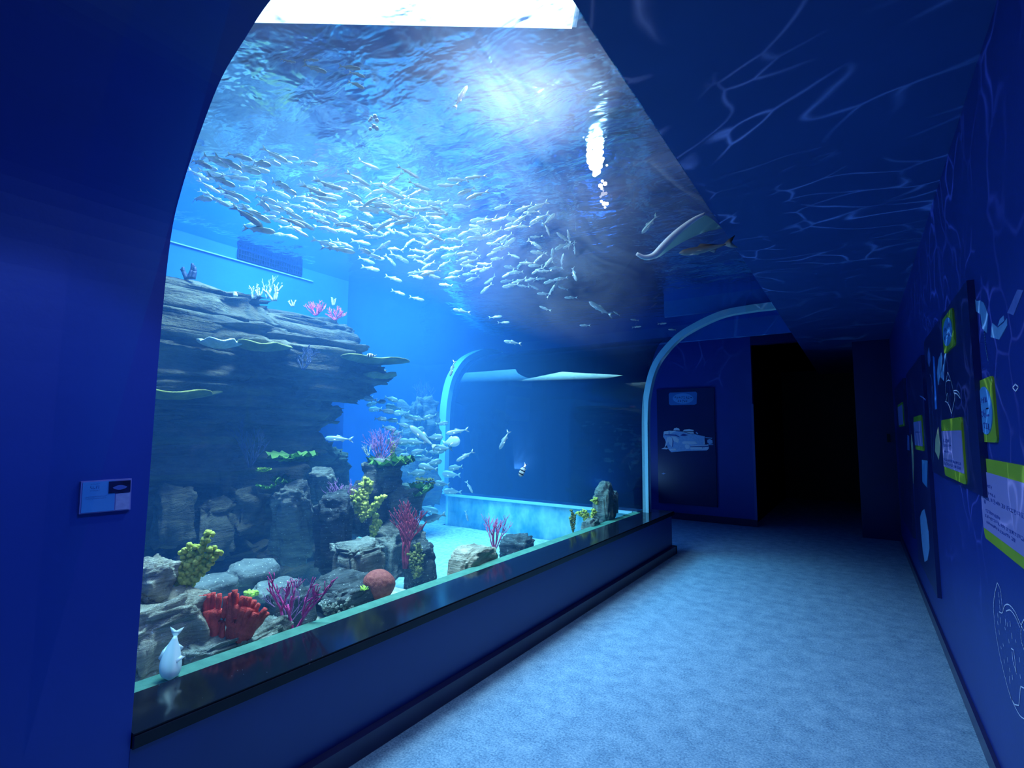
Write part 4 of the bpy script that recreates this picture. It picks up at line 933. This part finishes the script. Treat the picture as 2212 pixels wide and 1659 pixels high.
decal('whale_drawing', 'white outline of a spotted whale low on the near right wall', [], XRW, M['line'],
      lines=[c2([(638, 568), (622, 640), (616, 720), (628, 850), (650, 980), (680, 1110), (715, 1235), (765, 1340), (800, 1370), (860, 1390)]), c2([(638, 568), (656, 610), (666, 700), (672, 735)]),
             c2([(650, 740), (668, 745), (680, 705), (705, 697), (740, 735), (765, 790), (795, 850), (840, 930)]), c2([(690, 735), (715, 730), (745, 770), (770, 830)]), c2([(795, 785), (780, 820), (778, 900), (795, 960)]), c2([(800, 1190), (775, 1178), (765, 1290)]), c2([(765, 1290), (740, 1285), (715, 1240)]),
             c2([(720, 955), (735, 965), (750, 1100)]), c2([(725, 975), (730, 1030), (752, 1105)])] + sp_, lr=.0022)
decal('animal_drawing', 'white outline of a horned sea animal on the near dark board', [], XP, M['line'],
      lines=[c4([(400, 1090), (375, 1220), (372, 1330), (385, 1400), (375, 1470)]), c4([(400, 1090), (430, 1170), (455, 1260), (470, 1330), (490, 1410), (470, 1520), (448, 1615)]), c4([(365, 1465), (395, 1480), (425, 1540), (445, 1620)]), c4([(380, 1210), (405, 1190), (430, 1200)]), c4([(385, 1400), (398, 1360), (405, 1420), (410, 1480)]),
             c4([(468, 1330), (510, 1325), (545, 1360), (560, 1425)]), c4([(480, 1355), (520, 1370), (560, 1425)])], lr=.003)
decal('squid_picture', 'pale ragged squid shape left of the outlined sea animal', [c4([(320, 835), (335, 900), (325, 1000), (300, 1160), (280, 1250), (265, 1100), (285, 930)]), c4([(372, 790), (382, 850), (362, 1010), (350, 1100), (352, 1200), (310, 1150), (330, 1040), (358, 960)])], XP, M['greyblue'])
decal('blue_bar_picture', 'narrow upright bright blue bar on the near dark board', [c4([(213, 880), (232, 900), (262, 1560), (240, 1570)])], XP, mat('blue_print', (.03, .20, .75), None, 2, .4))
decal('shell_picture', 'pale lens-shaped print left of the bright blue bar', [c4([(160, 775), (175, 850), (182, 940), (165, 1020), (148, 960), (145, 850)])], XP, M['dimline'])
decal('fish_picture', 'khaki upright fish print left of the lilac sign on the near dark board', [c5([(558, 1165), (570, 1300), (582, 1400), (580, 1510), (562, 1615), (545, 1560), (515, 1500), (520, 1330), (540, 1250)])], XP, M['khaki'])
decal('tentacle_drawing', 'thin white double line on the tall dark board', [], XP, M['dimline'], lines=[c5([(438, 440), (465, 520), (470, 800), (485, 1100), (490, 1640)]), c5([(430, 700), (440, 1000), (460, 1300), (468, 1640)]), c5([(300, 735), (340, 755), (380, 790)])], lr=.005)
decal('blue_card', 'small bright blue card low on the tall dark board', [[(1992, 993), (2004, 995), (2003, 1053), (1993, 1041)]], XP, M['sky'], cat='card')
decal('whale_picture', 'tall narrow pale blue whale print at the bottom of the tall dark board', [[(1997, 1100), (2001, 1118), (2006, 1150), (2008, 1185), (2004, 1210), (1998, 1214), (1994, 1190), (1990, 1150), (1988, 1118), (1992, 1104)]], XP, M['greyblue'])
decal('spear_picture', 'long thin pale spear-shaped print on the farthest dark board', [c5([(185, 1265), (205, 1380), (215, 1560), (218, 1700), (212, 1950), (195, 1600), (180, 1400)])], XP, M['khaki'])
decal('strip_picture', 'short pale strip print beside the thin spear shape', [c5([(130, 1270), (155, 1290), (160, 1490), (130, 1480)])], XP, M['dimline'])
o = obj('switch_box', bx(-.02 + .36, -.02 + .40, YFAR - .02, YFAR, 1.40, 1.52), M['black']); tag(o, 'tiny dark switch box at the end of the right-hand side of the passage', 'switch')

# far wall board
YB = YFAR - .03
t = thing('display_board', 'dark blue raised board on the far wall showing a white submersible', 'display board', (-3.04, YB, .262))
def fp(P, y): return [(at(x, yy, 1, y).x, at(x, yy, 1, y).z) for x, yy in P]
def c6(P): return [(1400 + x * .1085, 820 + y * .1085) for x, y in P]
def fslab(nm, polys, y, m, par, th=.004, base=None):
    bm = bmesh.new()
    for P in polys: prism(bm, fp(P, YB), 1, y - th, y)
    for v in bm.verts: v.co -= par.location
    return obj(nm, bm, m, par)
bm = bx(-3.04, -2.04, YB, YFAR, .262, 2.30)
for v in bm.verts: v.co -= t.location
obj('panel', bm, M['panel'], t)
s_ = thing('wall_sign', 'rounded blue sign with an oval at the top of the far board', 'sign', (-2.83, YB, 2.0))
fslab('board', [c6([(435, 260), (950, 240), (975, 270), (965, 480), (930, 500), (450, 510), (418, 490), (412, 290)])], YB, mat('mid_blue_board', (.05, .24, .62), None, 3, .4), s_)
fslab('face', [c6([(700 + 205 * cos(a / 24 * 2 * pi), 375 + 103 * sin(a / 24 * 2 * pi)) for a in range(24)])], YB - .004, mat('oval_face', (.14, .46, .90), None, 3, .4), s_)
rr = random.Random(9); bm = bmesh.new()
for (x0, x1, z0, z1, n) in ((520, 880, 340, 380, 8), (590, 800, 405, 440, 5)):
    w = (x1 - x0) / n
    for i in range(n):
        for k in range(4):
            a = x0 + i * w + rr.uniform(0, .5) * w; zz = rr.uniform(z0, z1); hor = rr.random() < .5
            P = c6([(a, zz - 4), (a + (w * .45 if hor else 6), zz - 4), (a + (w * .45 if hor else 6), zz + (4 if hor else 22)), (a, zz + (4 if hor else 22))])
            prism(bm, fp(P, YB), 1, YB - .0095, YB - .008)
for v in bm.verts: v.co -= s_.location
obj('lettering', bm, M['ink'], s_)
M['subprint'] = mat('submersible_print', (.34, .60, .90), (.26, .50, .80), 30, .5)
s_ = thing('submersible_picture', 'pale blue cut-out of a deep-sea submersible in the middle of the far board', 'picture', (-2.9, YB, 1.2))
fslab('hull', [c6([(310, 1040), (420, 1015), (680, 1035), (830, 1080), (940, 1090), (1130, 1130), (1120, 1290), (1200, 1300), (1215, 1370), (1170, 1410), (780, 1420), (460, 1445), (400, 1380), (330, 1180), (300, 1140)])], YB, M['subprint'], s_)
M['palest'] = mat('palest_print', (.72, .88, 1.0), None, 10, .5)
fslab('details', [c6(P) for P in ([(320, 1030), (410, 1020), (405, 1090), (318, 1095)], [(505, 1010), (520, 970), (570, 955), (620, 975), (635, 1015)], [(690, 1030), (720, 995), (820, 985), (905, 1000), (910, 1025), (740, 1030)], [(740, 1045), (900, 1040), (920, 1075), (850, 1075)], [(430, 1020), (560, 1020), (440, 1085)],
    [(380, 1150), (430, 1130), (480, 1160), (500, 1230), (480, 1340), (430, 1290), (400, 1230), (370, 1310), (330, 1350), (355, 1250)], [(260, 1380), (330, 1350), (400, 1365), (380, 1390)], [(420, 1385), (540, 1365), (570, 1410), (440, 1415)], [(460, 1125), (560, 1140), (620, 1190), (600, 1260), (520, 1230)],
    [(680, 1240), (720, 1225), (940, 1230), (990, 1280), (860, 1290), (690, 1280)], [(735, 1300), (790, 1275), (835, 1310), (825, 1370), (770, 1385), (735, 1345)], [(850, 1315), (1190, 1300), (1205, 1315), (850, 1330)], [(850, 1345), (1210, 1340), (1190, 1395), (840, 1390)], [(1120, 1180), (1135, 1285), (1105, 1285)])], YB - .004, M['palest'], s_, .003)
fslab('thruster', [c6([(1180, 1200), (1230, 1180), (1280, 1210), (1285, 1270), (1220, 1285), (1180, 1250)]), c6([(1140, 1145), (1280, 1160), (1270, 1175), (1145, 1162)]), c6([(1170, 1285), (1300, 1290), (1290, 1302), (1175, 1298)]), c6([(945, 1060), (965, 1040), (1000, 1075), (985, 1090)])], YB, M['subprint'], s_)
fslab('outline', [c6(P) for P in ([(330, 1090), (560, 1100), (640, 1150), (600, 1140), (540, 1115), (330, 1105)], [(640, 1110), (700, 1080), (800, 1105), (720, 1125)], [(480, 1150), (505, 1230), (490, 1340), (480, 1340), (490, 1230)], [(840, 1332), (1200, 1322), (1200, 1338), (850, 1344)], [(1075, 1350), (1088, 1350), (1088, 1368), (1075, 1368)], [(1110, 1350), (1120, 1350), (1120, 1366), (1110, 1366)])], YB - .0075, M['ink'], s_, .001)
bm = bmesh.new()
for P in ([(1429, 1023), (1433, 1021), (1438, 1023), (1433, 1025)],): prism(bm, fp(P, YB), 1, YB - .002, YB)
o = obj('emblem', bm, M['line']); tag(o, 'tiny pale winged emblem at the lower left of the far board', 'emblem')

# species card on the left wall
XL = -2.012
t = thing('species_card', 'pale blue species card with a small dark fish photo, screwed to the left wall', 'sign', at(167, 1110, 0, XL))
q = [at(x, y, 0, XL) for x, y in ((172, 1040), (281, 1033), (278, 1100), (167, 1110))]
def q2(u, v, off): a = q[0].lerp(q[1], u); b = q[3].lerp(q[2], u); c = a.lerp(b, v); c.x = XL + off; return c - t.location
def card(nm, u0, u1, v0, v1, o0, o1, m):
    bm = bmesh.new(); A = [bm.verts.new(q2(u, v, o0)) for u, v in ((u0, v0), (u1, v0), (u1, v1), (u0, v1))]; B = [bm.verts.new(q2(u, v, o1)) for u, v in ((u0, v0), (u1, v0), (u1, v1), (u0, v1))]
    for i in range(4): bm.faces.new((A[i], A[(i + 1) % 4], B[(i + 1) % 4], B[i]))
    bm.faces.new(A[::-1]); bm.faces.new(B); return obj(nm, bm, m, t)
card('backing', 0, 1, 0, 1, 0, .014, M['lilac'])
card('face', .03, .66, .03, .97, .014, .016, M['sky'])
card('photo', .53, .97, .05, .42, .016, .018, M['photo'])
card('code_square', .68, .97, .45, .97, .014, .016, mat('pale_print', (.25, .28, .55), (.30, .34, .62), 60, .5))
bm = bmesh.new(); P = [q2(.60 + .30 * i / 9, .25 - .07 * sin(pi * i / 9), .0195) for i in range(10)] + [q2(.90 - .30 * i / 9, .27 + .06 * sin(pi * i / 9), .0195) for i in range(1, 9)]
bm.faces.new([bm.verts.new(p) for p in P]); obj('fish_print', bm, M['dimline'], t)
bm = bmesh.new(); rr = random.Random(4)
for (u0, u1, v0, v1, n) in ((.17, .36, .15, .24, 4), (.17, .36, .085, .11, 9), (.17, .36, .28, .31, 8), (.10, .50, .47, .50, 18), (.10, .50, .53, .56, 18)):
    for i in range(n):
        for k in range(3):
            u = u0 + (u1 - u0) * (i + rr.uniform(.05, .5)) / n; v = rr.uniform(v0, v1); du = (u1 - u0) / n * .4; dv = (v1 - v0) * .2
            if rr.random() < .5: du, dv = du * .35, (v1 - v0) * .6
            bm.faces.new([bm.verts.new(q2(a, b, .0168)) for a, b in ((u, v), (u + du, v), (u + du, v + dv), (u, v + dv))])
obj('lettering', bm, M['ink'], t)
